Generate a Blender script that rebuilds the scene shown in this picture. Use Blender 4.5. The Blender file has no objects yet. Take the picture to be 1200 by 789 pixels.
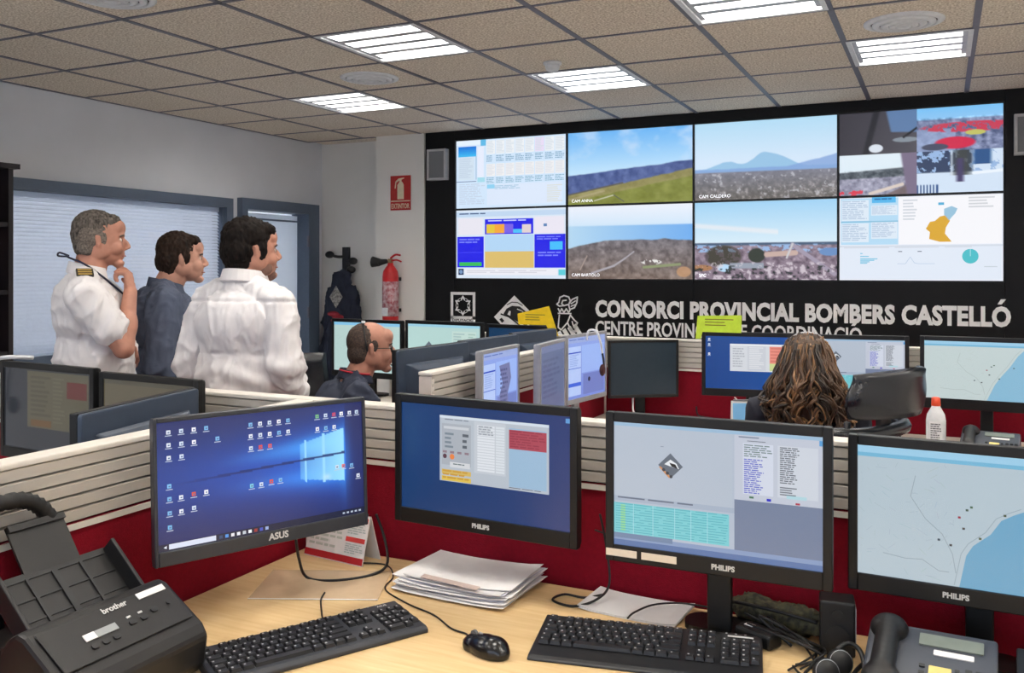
import bpy, bmesh, math, random
import numpy as np
from mathutils import Vector, Matrix, Euler
random.seed(7)
rng = np.random.default_rng(11)
SC = bpy.context.scene
COL = SC.collection
PI = math.pi

# ---------------------------------------------------------------- camera, world, exposure
cam_data = bpy.data.cameras.new('camera')
cam_data.sensor_fit = 'HORIZONTAL'
cam_data.sensor_width = 36.0
cam_data.lens = 31.5
cam_data.shift_y = -0.06625
cam_data.clip_start = 0.05
cam_data.clip_end = 100
camera = bpy.data.objects.new('camera', cam_data)
COL.objects.link(camera)
camera.location = (0, 0, 1.5)
camera.rotation_euler = (math.radians(90), 0, math.radians(25.6))
SC.camera = camera
world = bpy.data.worlds.new('world')
SC.world = world
world.use_nodes = True
world.node_tree.nodes['Background'].inputs[0].default_value = (0.75, 0.85, 1.0, 1)
world.node_tree.nodes['Background'].inputs[1].default_value = 2.5
portal_data = bpy.data.lights.new('window_portal', 'AREA')
portal_data.shape = 'RECTANGLE'; portal_data.size = 5.7; portal_data.size_y = 1.3
portal_data.cycles.is_portal = True
portal = bpy.data.objects.new('window_portal', portal_data); COL.objects.link(portal)
portal.location = (-1.3, -2.30, 1.65); portal.rotation_euler = (math.radians(90), 0, math.radians(180))
SC.view_settings.view_transform = 'Standard'
SC.view_settings.look = 'None'
SC.view_settings.exposure = 0.32
SC.view_settings.gamma = 1.0
SC.view_settings.use_curve_mapping = False
SC.cycles.use_denoising = True
SC.cycles.max_bounces = 8
SC.cycles.sample_clamp_indirect = 6.0
TUBE_POWER = 25.0        # fluorescent tubes of the ceiling lights
SCREEN_POWER = 0.84

# ---------------------------------------------------------------- helpers
def lin(c):
    out = []
    for v in c[:3]:
        v = max(0.0, v / 255.0)
        out.append(v / 12.92 if v <= 0.04045 else ((v + 0.055) / 1.055) ** 2.4)
    return out
MATS = {}
def M(name, rgb, rough=0.5, metal=0.0, vary=0.06, vscale=40.0, bump=0.0, bscale=200.0, spec=0.5, stretch=None, rgb2=None, alpha=None):
    if name in MATS:
        return MATS[name]
    m = bpy.data.materials.new(name)
    m.use_nodes = True
    nt = m.node_tree
    b = nt.nodes['Principled BSDF']
    c = lin(rgb)
    b.inputs['Roughness'].default_value = rough
    b.inputs['Metallic'].default_value = metal
    b.inputs['Specular IOR Level'].default_value = spec
    tc = nt.nodes.new('ShaderNodeTexCoord')
    src = tc.outputs['Object']
    if stretch:
        mp = nt.nodes.new('ShaderNodeMapping')
        mp.inputs['Scale'].default_value = stretch
        nt.links.new(src, mp.inputs['Vector'])
        src = mp.outputs['Vector']
    nz = nt.nodes.new('ShaderNodeTexNoise')
    nz.inputs['Scale'].default_value = vscale
    nz.inputs['Detail'].default_value = 4
    nt.links.new(src, nz.inputs['Vector'])
    cr = nt.nodes.new('ShaderNodeValToRGB')
    c2 = lin(rgb2) if rgb2 else [min(1, v * (1 + vary)) for v in c]
    c1 = c if rgb2 else [v * (1 - vary) for v in c]
    cr.color_ramp.elements[0].position = 0.32
    cr.color_ramp.elements[1].position = 0.68
    cr.color_ramp.elements[0].color = (*c1, 1)
    cr.color_ramp.elements[1].color = (*c2, 1)
    nt.links.new(nz.outputs['Fac'], cr.inputs['Fac'])
    nt.links.new(cr.outputs['Color'], b.inputs['Base Color'])
    if bump:
        n2 = nt.nodes.new('ShaderNodeTexNoise')
        n2.inputs['Scale'].default_value = bscale
        n2.inputs['Detail'].default_value = 3
        nt.links.new(src, n2.inputs['Vector'])
        bp = nt.nodes.new('ShaderNodeBump')
        bp.inputs['Strength'].default_value = bump
        bp.inputs['Distance'].default_value = 0.004
        nt.links.new(n2.outputs['Fac'], bp.inputs['Height'])
        nt.links.new(bp.outputs['Normal'], b.inputs['Normal'])
    if alpha is not None:
        b.inputs['Alpha'].default_value = alpha
    MATS[name] = m
    return m
def emit_mat(name, rgb, power):
    m = bpy.data.materials.new(name); m.use_nodes = True
    b = m.node_tree.nodes['Principled BSDF']
    b.inputs['Base Color'].default_value = (*lin(rgb), 1)
    b.inputs['Emission Color'].default_value = (*lin(rgb), 1)
    b.inputs['Emission Strength'].default_value = power
    MATS[name] = m
    return m
def screen_mat(name, power, rough=0.3, spec=0.4):
    m = bpy.data.materials.new(name); m.use_nodes = True
    nt = m.node_tree; b = nt.nodes['Principled BSDF']
    b.inputs['Base Color'].default_value = (0.012, 0.013, 0.016, 1)
    b.inputs['Roughness'].default_value = rough
    b.inputs['Specular IOR Level'].default_value = spec
    at = nt.nodes.new('ShaderNodeAttribute'); at.attribute_name = 'Col'
    nt.links.new(at.outputs['Color'], b.inputs['Emission Color'])
    b.inputs['Emission Strength'].default_value = power
    MATS[name] = m
    return m
def print_mat(name, rough=0.6):
    m = bpy.data.materials.new(name); m.use_nodes = True
    nt = m.node_tree; b = nt.nodes['Principled BSDF']
    b.inputs['Roughness'].default_value = rough
    at = nt.nodes.new('ShaderNodeAttribute'); at.attribute_name = 'Col'
    nt.links.new(at.outputs['Color'], b.inputs['Base Color'])
    MATS[name] = m
    return m
def glass_mat(name, rgb, rough=0.02, ior=1.18):
    m = bpy.data.materials.new(name); m.use_nodes = True
    nt = m.node_tree; nt.nodes.remove(nt.nodes['Principled BSDF'])
    out = nt.nodes['Material Output']
    tr = nt.nodes.new('ShaderNodeBsdfTransparent'); tr.inputs[0].default_value = (*lin(rgb), 1)
    gl = nt.nodes.new('ShaderNodeBsdfGlossy'); gl.inputs['Roughness'].default_value = rough
    mx = nt.nodes.new('ShaderNodeMixShader')
    fr = nt.nodes.new('ShaderNodeFresnel'); fr.inputs['IOR'].default_value = ior
    nt.links.new(fr.outputs[0], mx.inputs[0])
    nt.links.new(tr.outputs[0], mx.inputs[1]); nt.links.new(gl.outputs[0], mx.inputs[2])
    nt.links.new(mx.outputs[0], out.inputs[0])
    MATS[name] = m
    return m

class MB:
    """Collects simple shapes and links them as one mesh object."""
    def __init__(s):
        s.v = []; s.f = []; s.smooth = []; s.mi = []; s.cur = 0
    def add(s, verts, faces, smooth=False, mat=None):
        o = len(s.v)
        if mat is not None:
            verts = [mat @ Vector(v) for v in verts]
        s.v += [tuple(v) for v in verts]
        for f in faces:
            s.f.append([i + o for i in f]); s.smooth.append(smooth); s.mi.append(s.cur)
        return s
    def box(s, c, d, mat=None):
        x, y, z = c; a, b, e = d[0] / 2, d[1] / 2, d[2] / 2
        vs = [(x + i * a, y + j * b, z + k * e) for i in (-1, 1) for j in (-1, 1) for k in (-1, 1)]
        return s.add(vs, [(0, 1, 3, 2), (4, 6, 7, 5), (0, 4, 5, 1), (2, 3, 7, 6), (0, 2, 6, 4), (1, 5, 7, 3)], False, mat)
    def rbox(s, c, d, r, axis=2, seg=4, mat=None):
        """box with the four edges along AXIS rounded"""
        ax = [0, 1, 2]; ax.remove(axis); u, w = ax
        hu, hw, ha = d[u] / 2, d[w] / 2, d[axis] / 2
        r = min(r, hu * .99, hw * .99)
        ring = []
        for q, (su, sw) in enumerate(((1, 1), (-1, 1), (-1, -1), (1, -1))):
            for k in range(seg + 1):
                a = q * PI / 2 + k * PI / 2 / seg
                ring.append((su * (hu - r) + r * math.cos(a), sw * (hw - r) + r * math.sin(a)))
        n = len(ring); vs = []
        for t in (-ha, ha):
            for p in ring:
                v = [0, 0, 0]; v[u] = c[u] + p[0]; v[w] = c[w] + p[1]; v[axis] = c[axis] + t
                vs.append(v)
        fs = [(i, (i + 1) % n, n + (i + 1) % n, n + i) for i in range(n)]
        if axis == 1:
            fs = [f[::-1] for f in fs]
        bot = list(range(n))[::-1]; top = list(range(n, 2 * n))
        if axis == 1:
            bot, top = bot[::-1], top[::-1]
        return s.add(vs, fs + [bot, top], False, mat)
    def prism(s, poly, h, mat=None, z0=0.0):
        """polygon in xy extruded from z0 to z0+h"""
        n = len(poly)
        area = sum(poly[i][0] * poly[(i + 1) % n][1] - poly[(i + 1) % n][0] * poly[i][1] for i in range(n))
        if area < 0: poly = poly[::-1]
        vs = [(p[0], p[1], z0) for p in poly] + [(p[0], p[1], z0 + h) for p in poly]
        fs = [(i, (i + 1) % n, n + (i + 1) % n, n + i) for i in range(n)] + [list(range(n))[::-1], list(range(n, 2 * n))]
        return s.add(vs, fs, False, mat)
    def cyl(s, p0, p1, r0, r1=None, n=14, smooth=True):
        r1 = r0 if r1 is None else r1
        p0, p1 = Vector(p0), Vector(p1); d = (p1 - p0).normalized()
        a = d.orthogonal().normalized(); b = d.cross(a)
        vs = []
        for p, r in ((p0, r0), (p1, r1)):
            vs += [p + (a * math.cos(2 * PI * i / n) + b * math.sin(2 * PI * i / n)) * r for i in range(n)]
        o = len(s.v)
        s.add(vs, [(i, (i + 1) % n, n + (i + 1) % n, n + i) for i in range(n)], smooth)
        s.add(vs, [list(range(n))[::-1], list(range(n, 2 * n))], False)
        return s
    def lathe(s, prof, n=20, mat=None, smooth=True):
        vs = []; fs = []
        for r, z in prof:
            vs += [(r * math.cos(2 * PI * i / n), r * math.sin(2 * PI * i / n), z) for i in range(n)]
        for k in range(len(prof) - 1):
            fs += [(k * n + i, k * n + (i + 1) % n, (k + 1) * n + (i + 1) % n, (k + 1) * n + i) for i in range(n)]
        fs += [list(range(n))[::-1], [(len(prof) - 1) * n + i for i in range(n)]]
        return s.add(vs, fs, smooth, mat)
    def tube(s, pts, r, n=6, sub=6, closed=False):
        """smooth tube through the points"""
        P = [Vector(p) for p in pts]
        if sub > 1 and len(P) > 2:
            Q = []
            for i in range(len(P) - 1):
                a, b, c, d = P[max(i - 1, 0)], P[i], P[i + 1], P[min(i + 2, len(P) - 1)]
                for k in range(sub):
                    t = k / sub
                    Q.append(0.5 * ((2 * b) + (c - a) * t + (2 * a - 5 * b + 4 * c - d) * t * t + (3 * b - a - 3 * c + d) * t ** 3))
            Q.append(P[-1]); P = Q
        vs = []; fs = []; up = None
        for i, p in enumerate(P):
            t = (P[min(i + 1, len(P) - 1)] - P[max(i - 1, 0)])
            t = t.normalized() if t.length > 1e-9 else Vector((0, 0, 1))
            if up is None: up = t.orthogonal().normalized()
            up = (up - t * up.dot(t)); up = up.normalized() if up.length > 1e-6 else t.orthogonal().normalized()
            b = t.cross(up)
            rr = r[min(i * len(r) // len(P), len(r) - 1)] if isinstance(r, (list, tuple)) else r
            vs += [p + (up * math.cos(2 * PI * k / n) + b * math.sin(2 * PI * k / n)) * rr for k in range(n)]
        for i in range(len(P) - 1):
            fs += [(i * n + k, i * n + (k + 1) % n, (i + 1) * n + (k + 1) % n, (i + 1) * n + k) for k in range(n)]
        fs += [list(range(n))[::-1], [(len(P) - 1) * n + k for k in range(n)]]
        return s.add(vs, fs, True)
    def loft(s, rings, smooth=True, cap=True):
        n = len(rings[0]); vs = [p for r in rings for p in r]; fs = []
        for k in range(len(rings) - 1):
            fs += [(k * n + i, k * n + (i + 1) % n, (k + 1) * n + (i + 1) % n, (k + 1) * n + i) for i in range(n)]
        if cap:
            fs += [list(range(n))[::-1], [(len(rings) - 1) * n + i for i in range(n)]]
        return s.add(vs, fs, smooth)
    def mesh(s, name, mats):
        me = bpy.data.meshes.new(name)
        me.from_pydata(s.v, [], s.f)
        me.polygons.foreach_set('use_smooth', s.smooth)
        for m in (mats if isinstance(mats, (list, tuple)) else [mats]):
            me.materials.append(m)
        if isinstance(mats, (list, tuple)):
            me.polygons.foreach_set('material_index', s.mi)
        me.update()
        return me
    def build(s, name, mats, parent=None, loc=None, rot=None, bevel=0.0):
        return put(name, s.mesh(name, mats), parent, loc, rot, bevel)
def put(name, me, parent=None, loc=None, rot=None, bevel=0.0):
    o = bpy.data.objects.new(name, me); COL.objects.link(o)
    if parent is not None: o.parent = parent
    if loc is not None: o.location = loc
    if rot is not None: o.rotation_euler = rot
    if bevel:
        md = o.modifiers.new('bevel', 'BEVEL'); md.width = bevel; md.segments = 2; md.limit_method = 'ANGLE'
    return o
def tag(o, label=None, cat=None, group=None, kind=None):
    if label: o['label'] = label
    if cat: o['category'] = cat
    if group: o['group'] = group
    if kind: o['kind'] = kind
    return o
def thing(name, label, cat, loc=(0, 0, 0), rz=0.0, group=None):
    o = bpy.data.objects.new(name, None); COL.objects.link(o)
    o.location = loc; o.rotation_euler = (0, 0, rz); o.empty_display_size = 0.1
    return tag(o, label, cat, group)
def link_copy(o, parent, **props):
    c = o.copy(); COL.objects.link(c); c.parent = parent
    return c
def rotz(a): return Matrix.Rotation(a, 4, 'Z')
def T(x, y, z): return Matrix.Translation((x, y, z))

def text_mesh(txt, size, extrude=0.0, offset=0.0, align='LEFT', mat=None, width=None, space=1.0):
    """flat lettering standing in the xz plane, facing -y, as mesh data"""
    cu = bpy.data.curves.new('lettering', 'FONT')
    cu.body = txt; cu.size = size; cu.extrude = extrude; cu.offset = offset; cu.align_x = align
    cu.space_character = space; cu.resolution_u = 3
    ob = bpy.data.objects.new('lettering', cu); COL.objects.link(ob)
    dg = bpy.context.evaluated_depsgraph_get()
    me = bpy.data.meshes.new_from_object(ob.evaluated_get(dg))
    bpy.data.objects.remove(ob); bpy.data.curves.remove(cu)
    n = len(me.vertices); co = np.zeros(n * 3); me.vertices.foreach_get('co', co); co = co.reshape(-1, 3)
    if n and width:
        w = co[:, 0].max() - co[:, 0].min()
        x0 = co[:, 0].min()
        co[:, 0] = (co[:, 0] - (x0 if align == 'LEFT' else 0)) * width / w
    new = np.stack([co[:, 0], -co[:, 2], co[:, 1]], 1)
    me.vertices.foreach_set('co', new.ravel()); me.update()
    me.materials.clear()
    if mat: me.materials.append(mat)
    return me

class Canvas:
    """flat print or screen picture: coloured polygons in the xz plane facing -y, (u right, v down) in 0..1"""
    def __init__(s, w, h):
        s.w, s.h = w, h; s.v = []; s.f = []; s.c = []
    def P(s, u, v, l): return ((u - .5) * s.w, -l * 0.00018, (.5 - v) * s.h)
    def poly(s, pts, col, l=1):
        o = len(s.v)
        ar = sum(pts[i][0] * pts[(i + 1) % len(pts)][1] - pts[(i + 1) % len(pts)][0] * pts[i][1] for i in range(len(pts)))
        if ar > 0: pts = pts[::-1]
        s.v += [s.P(u, v, l) for u, v in pts]; s.f.append(list(range(o, o + len(pts)))); s.c.append(lin(col)); return s
    def rect(s, u0, v0, u1, v1, col, l=1): return s.poly([(u0, v0), (u1, v0), (u1, v1), (u0, v1)], col, l)
    def grad(s, u0, v0, u1, v1, c0, c1, n=12, l=1, vert=True):
        for k in range(n):
            t = (k + .5) / n; c = [a + (b - a) * t for a, b in zip(c0, c1)]
            if vert: s.rect(u0, v0 + (v1 - v0) * k / n, u1, v0 + (v1 - v0) * (k + 1) / n, c, l)
            else: s.rect(u0 + (u1 - u0) * k / n, v0, u0 + (u1 - u0) * (k + 1) / n, v1, c, l)
        return s
    def circle(s, u, v, r, col, l=2, n=20):
        return s.poly([(u + r * math.cos(2 * PI * k / n) * s.h / s.w, v + r * math.sin(2 * PI * k / n)) for k in range(n)], col, l)
    def line(s, pts, t, col, l=2):
        for (a, b), (c, d) in zip(pts[:-1], pts[1:]):
            dx, dy = (c - a) * s.w, (d - b) * s.h; L = math.hypot(dx, dy) or 1
            nu, nv = -dy / L * t / 2 / s.w * s.h, dx / L * t / 2
            s.poly([(a + nu, b + nv), (c + nu, d + nv), (c - nu, d - nv), (a - nu, b - nv)], col, l)
        return s
    def dashes(s, u0, v0, u1, v1, rows, col, l=2, fill=.5, seed=1, ragged=.4, words=1):
        r = random.Random(seed); dv = (v1 - v0) / rows
        for k in range(rows):
            u = u0; end = u1 - (u1 - u0) * ragged * r.random()
            while u < end:
                wd = (u1 - u0) * (.12 + .25 * r.random()) if words > 1 else end - u
                s.rect(u, v0 + k * dv, min(u + wd, end), v0 + (k + fill) * dv, col, l)
                u += wd + (u1 - u0) * .04
        return s
    def build(s, name, mat, parent=None, loc=None, rot=None):
        me = bpy.data.meshes.new(name); me.from_pydata(s.v, [], s.f)
        at = me.color_attributes.new('Col', 'FLOAT_COLOR', 'CORNER')
        buf = []
        for f, c in zip(s.f, s.c): buf += [c[0], c[1], c[2], 1.0] * len(f)
        at.data.foreach_set('color', buf)
        me.materials.append(mat); me.update()
        return put(name, me, parent, loc, rot)
def image_mesh(name, img, w, h, mat):
    """img (rows, cols, 3) sRGB 0..255, row 0 on top -> coloured vertex grid facing -y"""
    H, W, _ = img.shape
    us, vs = np.meshgrid(np.linspace(-w / 2, w / 2, W), np.linspace(h / 2, -h / 2, H))
    co = np.stack([us, np.zeros_like(us), vs], -1).reshape(-1, 3)
    me = bpy.data.meshes.new(name)
    idx = np.arange(H * W).reshape(H, W)
    q = np.stack([idx[:-1, :-1], idx[1:, :-1], idx[1:, 1:], idx[:-1, 1:]], -1).reshape(-1, 4)
    me.vertices.add(len(co)); me.vertices.foreach_set('co', co.ravel())
    me.loops.add(q.size); me.loops.foreach_set('vertex_index', q.ravel())
    me.polygons.add(len(q)); me.polygons.foreach_set('loop_start', np.arange(0, q.size, 4))
    me.update(calc_edges=True)
    c = np.clip(img.reshape(-1, 3) / 255.0, 0, 1)
    c = np.where(c <= .04045, c / 12.92, ((c + .055) / 1.055) ** 2.4)
    rgba = np.concatenate([c, np.ones((len(c), 1))], 1)
    at = me.color_attributes.new('Col', 'FLOAT_COLOR', 'POINT')
    at.data.foreach_set('color', rgba.ravel())
    me.materials.append(mat); me.update()
    return me

# ---- soft bodies: overlapping solids merged into one continuous skin
_bm = bmesh.new(); bmesh.ops.create_icosphere(_bm, subdivisions=3, radius=1.0)
_bm.verts.ensure_lookup_table()
SPH_V = np.array([v.co[:] for v in _bm.verts]); SPH_F = np.array([[v.index for v in f.verts] for f in _bm.faces]); _bm.free()
def ell(c, r, rot=(0, 0, 0)):
    R = np.array(Euler([math.radians(a) for a in rot]).to_matrix())
    return (SPH_V * np.array(r)) @ R.T + np.array(c)
def cap(p0, p1, r0, r1=None, flat=1.0, fdir=None):
    r1 = r0 if r1 is None else r1
    p0, p1 = np.array(p0, float), np.array(p1, float)
    d = Vector(p1 - p0)
    q = np.array(d.to_track_quat('Z', 'Y').to_matrix()) if d.length > 1e-6 else np.eye(3)
    up = SPH_V[:, 2:3] >= 0
    v = np.where(up, SPH_V * r1 + np.array([0, 0, d.length]), SPH_V * r0)
    return v @ q.T + p0
def xf(parts, m):
    A = np.array(m)
    return [p @ A[:3, :3].T + A[:3, 3] for p in parts]
def vnoise(p, seed=0):
    """3-D value noise, vectorised"""
    i = np.floor(p).astype(np.int64); f = p - i; f = f * f * (3 - 2 * f)
    def h(x, y, z):
        n = (x * 374761393 + y * 668265263 + z * 2147483647 + seed * 974711) & 0xffffffff
        n = ((n ^ (n >> 13)) * 1274126177) & 0xffffffff
        return ((n ^ (n >> 16)) & 0xffff) / 65535.0
    r = 0
    for dx in (0, 1):
        for dy in (0, 1):
            for dz in (0, 1):
                w = (f[:, 0] if dx else 1 - f[:, 0]) * (f[:, 1] if dy else 1 - f[:, 1]) * (f[:, 2] if dz else 1 - f[:, 2])
                r = r + w * h(i[:, 0] + dx, i[:, 1] + dy, i[:, 2] + dz)
    return r
def blob(name, parts, voxel, smooth, mat, parent=None, loc=None, rot=None, disp=None, post=None):
    co = np.concatenate(parts); n = len(SPH_V)
    fs = np.concatenate([SPH_F + k * n for k in range(len(parts))])
    me = bpy.data.meshes.new(name); me.from_pydata(co.tolist(), [], fs.tolist())
    ob = bpy.data.objects.new(name, me); COL.objects.link(ob)
    md = ob.modifiers.new('r', 'REMESH'); md.mode = 'VOXEL'; md.voxel_size = voxel
    if smooth:
        ms = ob.modifiers.new('s', 'SMOOTH'); ms.factor = .5; ms.iterations = smooth
    dg = bpy.context.evaluated_depsgraph_get()
    res = bpy.data.meshes.new_from_object(ob.evaluated_get(dg))
    bpy.data.objects.remove(ob); bpy.data.meshes.remove(me)
    if disp is not None or post is not None:
        k = len(res.vertices); c = np.zeros(k * 3); nn = np.zeros(k * 3)
        res.vertices.foreach_get('co', c); res.vertices.foreach_get('normal', nn)
        c = c.reshape(-1, 3); nn = nn.reshape(-1, 3)
        if disp is not None: c = c + nn * disp(c, nn)[:, None]
        if post is not None: c = post(c)
        res.vertices.foreach_set('co', c.ravel())
    res.polygons.foreach_set('use_smooth', [True] * len(res.polygons))
    res.materials.clear(); res.materials.append(mat); res.name = name; res.update()
    return put(name, res, parent, loc, rot)
def folds(amp, sc=(9, 9, 9), seed=0, fine=0.0):
    def f(c, n):
        p = c * np.array(sc)
        wv = vnoise(p * .7 + 5, seed + 3) * 2.0
        a = vnoise(p + wv[:, None], seed); a = 1 - np.abs(2 * a - 1)
        b = vnoise(p * 2.1 + wv[:, None], seed + 1); b = 1 - np.abs(2 * b - 1)
        r = amp * ((a ** 3 - .3) * 1.0 + (b ** 4 - .25) * .7)
        if fine: r = r + fine * (vnoise(c * 90, seed + 2) - .5)
        return r
    return f
# ---------------------------------------------------------------- materials of the room
m_wall = M('wall_paint', (224, 226, 232), .85, vary=.03, vscale=3, bump=.05, bscale=300)
m_wallw = M('wall_paint_white', (232, 230, 226), .85, vary=.02, vscale=3, bump=.05, bscale=300)
m_tile = M('mineral_tile', (178, 160, 140), .95, vscale=100, rgb2=(250, 240, 226), bump=.5, bscale=120)
m_bar = M('grid_bar_metal', (104, 102, 114), .45, .2)
m_white = M('white_enamel', (226, 228, 232), .4)
m_slab = M('slab', (120, 118, 115), .9)
m_floor = M('floor_vinyl', (196, 192, 186), .5, vary=.1, vscale=20)
m_black = M('black_cladding', (9, 9, 11), .5, vary=.1, vscale=8, spec=.25)
m_blueframe = M('blue_grey_lacquer', (84, 97, 116), .4, vary=.04)
m_blind = M('blind_slat', (226, 232, 242), .6)
_nt = m_blind.node_tree; _pb = _nt.nodes['Principled BSDF']
_tl = _nt.nodes.new('ShaderNodeBsdfTranslucent'); _tl.inputs[0].default_value = (.92, .95, 1.0, 1)
_mx = _nt.nodes.new('ShaderNodeMixShader'); _mx.inputs[0].default_value = .5
_nt.links.new(_pb.outputs[0], _mx.inputs[1]); _nt.links.new(_tl.outputs[0], _mx.inputs[2]); _nt.links.new(_mx.outputs[0], _nt.nodes['Material Output'].inputs[0])
m_neigh = M('office_wall', (214, 222, 234), .9)
m_glass = glass_mat('window_glass', (249, 251, 255))
m_tube = emit_mat('fluorescent_tube', (255, 250, 240), TUBE_POWER)
m_louvre = M('louvre_aluminium', (190, 192, 198), .4, .35)
m_dark = M('dark_plastic', (22, 22, 24), .42, vary=.1, vscale=60)
m_letter = M('white_vinyl', (250, 250, 250), .6, vary=.02)

CEIL = 2.665
XL, XR, YN, YF = -5.27, 2.25, -2.2, 6.64       # room box
# ---------------------------------------------------------------- structure
def struct(name, mb, m, label=None, parent=None, **k):
    o = mb.build(name, m, parent, **k)
    if parent is None:
        o['kind'] = 'structure'
        if label: o['label'] = label
    return o
struct('floor', MB().box(((XL + XR) / 2, 2.4, -.05), (XR - XL + .2, 9.6, .1)), m_floor)
# left wall with a window opening and a door opening
wl = MB()
t = .10; xc = XL - t / 2
def wseg(y0, y1, z0, z1): wl.box((xc, (y0 + y1) / 2, (z0 + z1) / 2), (t, y1 - y0, z1 - z0))
WY0, WY1, WZ0, WZ1 = 2.35, 5.64, .86, 2.075
DY0, DY1, DZ1 = 5.72, 6.74, 2.09
wseg(YN, WY0, 0, CEIL + .1); wseg(WY0, WY1, 0, WZ0); wseg(WY0, WY1, WZ1, CEIL + .1); wseg(WY1, DY0, 0, CEIL + .1)
wseg(DY0, DY1, DZ1, CEIL + .1); wseg(DY1, 7.0, 0, CEIL + .1)
struct('wall_left', wl, m_wall)
struct('wall_back', MB().box((-4.6, 6.92, 1.38), (1.5, .14, 2.76)), m_wallw)
struct('pillar', MB().box((-4.255, 6.735, 1.38), (.49, .23, 2.76)), m_wallw)
struct('wall_right', MB().box((XR + .05, 2.3, 1.38), (.1, 9.2, 2.76)), m_wallw)
wn = MB(); NX0, NX1, NZ0, NZ1 = -4.2, 1.6, .95, 2.35
wn.box(((XL + XR) / 2, YN - .05, NZ0 / 2), (XR - XL + .2, .1, NZ0)).box(((XL + XR) / 2, YN - .05, (NZ1 + 2.76) / 2), (XR - XL + .2, .1, 2.76 - NZ1))
wn.box(((XL + NX0) / 2, YN - .05, (NZ0 + NZ1) / 2), (NX0 - XL, .1, NZ1 - NZ0)).box(((XR + NX1) / 2, YN - .05, (NZ0 + NZ1) / 2), (XR - NX1, .1, NZ1 - NZ0))
struct('wall_near', wn, m_wallw)
w2 = thing('window_2', 'wide daylight window in the wall behind the camera', None); w2['kind'] = 'structure'
for k in range(5):
    x = NX0 + (NX1 - NX0) * k / 4; MB().box((x, YN - .05, (NZ0 + NZ1) / 2), (.06, .08, NZ1 - NZ0)).build('window_frame', m_blueframe, w2)
for z in (NZ0 + .03, NZ1 - .03): MB().box(((NX0 + NX1) / 2, YN - .05, z), (NX1 - NX0, .08, .06)).build('window_frame', m_blueframe, w2)
for k in range(4):
    x = NX0 + (NX1 - NX0) * (k + .5) / 4; MB().box((x, YN - .05, (NZ0 + NZ1) / 2), ((NX1 - NX0) / 4 - .06, .006, NZ1 - NZ0 - .12)).build('window_pane', m_glass, w2)
# black cladding of the video wall: panels above, below and beside the displays
wf = thing('wall_far', None, None); wf['kind'] = 'structure'
SX0, SX1, SZ0, SZ1 = -3.72, .372, 1.412, 2.588
MB().box((-.9, 6.80, 1.38), (6.3, .04, 2.76)).build('backing', m_black, wf)
MB().box(((-4.01 + SX0) / 2, 6.71, 1.38), (SX0 + 4.01 - .004, .14, 2.74)).build('cladding_panel', m_black, wf)
MB().box(((SX1 + 1.35) / 2, 6.71, 1.38), (1.35 - SX1 - .004, .14, 2.74)).build('cladding_panel', m_black, wf)
MB().box(((SX0 + SX1) / 2, 6.71, (SZ1 + 2.70) / 2), (SX1 - SX0, .14, 2.70 - SZ1 - .004)).build('cladding_panel', m_black, wf)
for x0, x1 in ((SX0, -1.674), (-1.674, SX1)):
    MB().box(((x0 + x1) / 2, 6.71, SZ0 / 2), (x1 - x0 - .003, .14, SZ0 - .004)).build('cladding_panel', m_black, wf)
MB().box((1.8, 6.71, 1.38), (.9, .14, 2.74)).build('cladding_panel', m_black, wf)
# skirting
struct('baseboard_left', MB().box((XL + .008, 3.9, .05), (.015, 3.4, .1)), m_blueframe)

# ceiling: slab, tiles and grid
ceil = struct('ceiling', MB().box(((XL + XR) / 2, 2.3, CEIL + .14), (XR - XL + .2, 9.4, .08)), m_slab)
gx = [XL] + [-4.65 + .6 * k for k in range(12)]; gx[-1] = XR
gx = sorted(set(round(v, 3) for v in gx))
gy = [6.64] + [6.14 - .63 * k for k in range(14)]; gy = sorted(round(v, 3) for v in gy if v > YN - .05)
gy[0] = YN
lights = {}
cells = [(gx[i], gx[i + 1], gy[j], gy[j + 1]) for i in range(len(gx) - 1) for j in range(len(gy) - 1)]
def near(a, b): return abs(a - b) < .03
LIGHT_CELLS = []
for k, (y0, xs) in enumerate(((4.88, (-4.05, -2.25, -.45, 1.35)), (3.62, (-2.85, -1.05, .75)), (2.36, (-2.25, -.45, 1.35)), (1.10, (-2.85, -1.05, .75)), (-.16, (-4.05, -2.25, -.45, 1.35)))):
    for x in xs: LIGHT_CELLS.append((x, y0))
tile_cache = {}
for (x0, x1, y0, y1) in cells:
    if any(near(x0, a) and near(y0, b) for a, b in LIGHT_CELLS): continue
    key = (round(x1 - x0, 2), round(y1 - y0, 2))
    if key not in tile_cache:
        w, d = key[0] - .012, key[1] - .012
        mb = MB()
        # tegular tile: flat face with a stepped edge
        mb.box((0, 0, .010), (w, d, .012)).box((0, 0, .002), (w - .016, d - .016, .006))
        tile_cache[key] = mb.mesh('ceiling_tile', m_tile)
    o = put('ceiling_tile', tile_cache[key], ceil, ((x0 + x1) / 2, (y0 + y1) / 2, CEIL + .001 + random.uniform(0, .002)))
for x in gx[1:-1]:
    MB().box((x, (YN + 6.64) / 2, CEIL + .004), (.030, 6.64 - YN, .012)).build('grid_bar', m_bar, ceil)
for y in gy[1:-1]:
    MB().box(((XL + XR) / 2, y, CEIL + .003), (XR - XL, .018, .010)).build('grid_bar', m_bar, ceil)
MB().box((XL + .012, (YN + 6.64) / 2, CEIL + .003), (.024, 6.64 - YN, .012)).build('grid_bar', m_bar, ceil)
MB().box((-4.75, 6.72, CEIL + .008), (.95, .26, .012)).build('ceiling_tile', m_tile, ceil)
MB().box((-4.9, 6.64, CEIL + .002), (.75, .02, .010)).build('grid_bar', m_bar, ceil)

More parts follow.
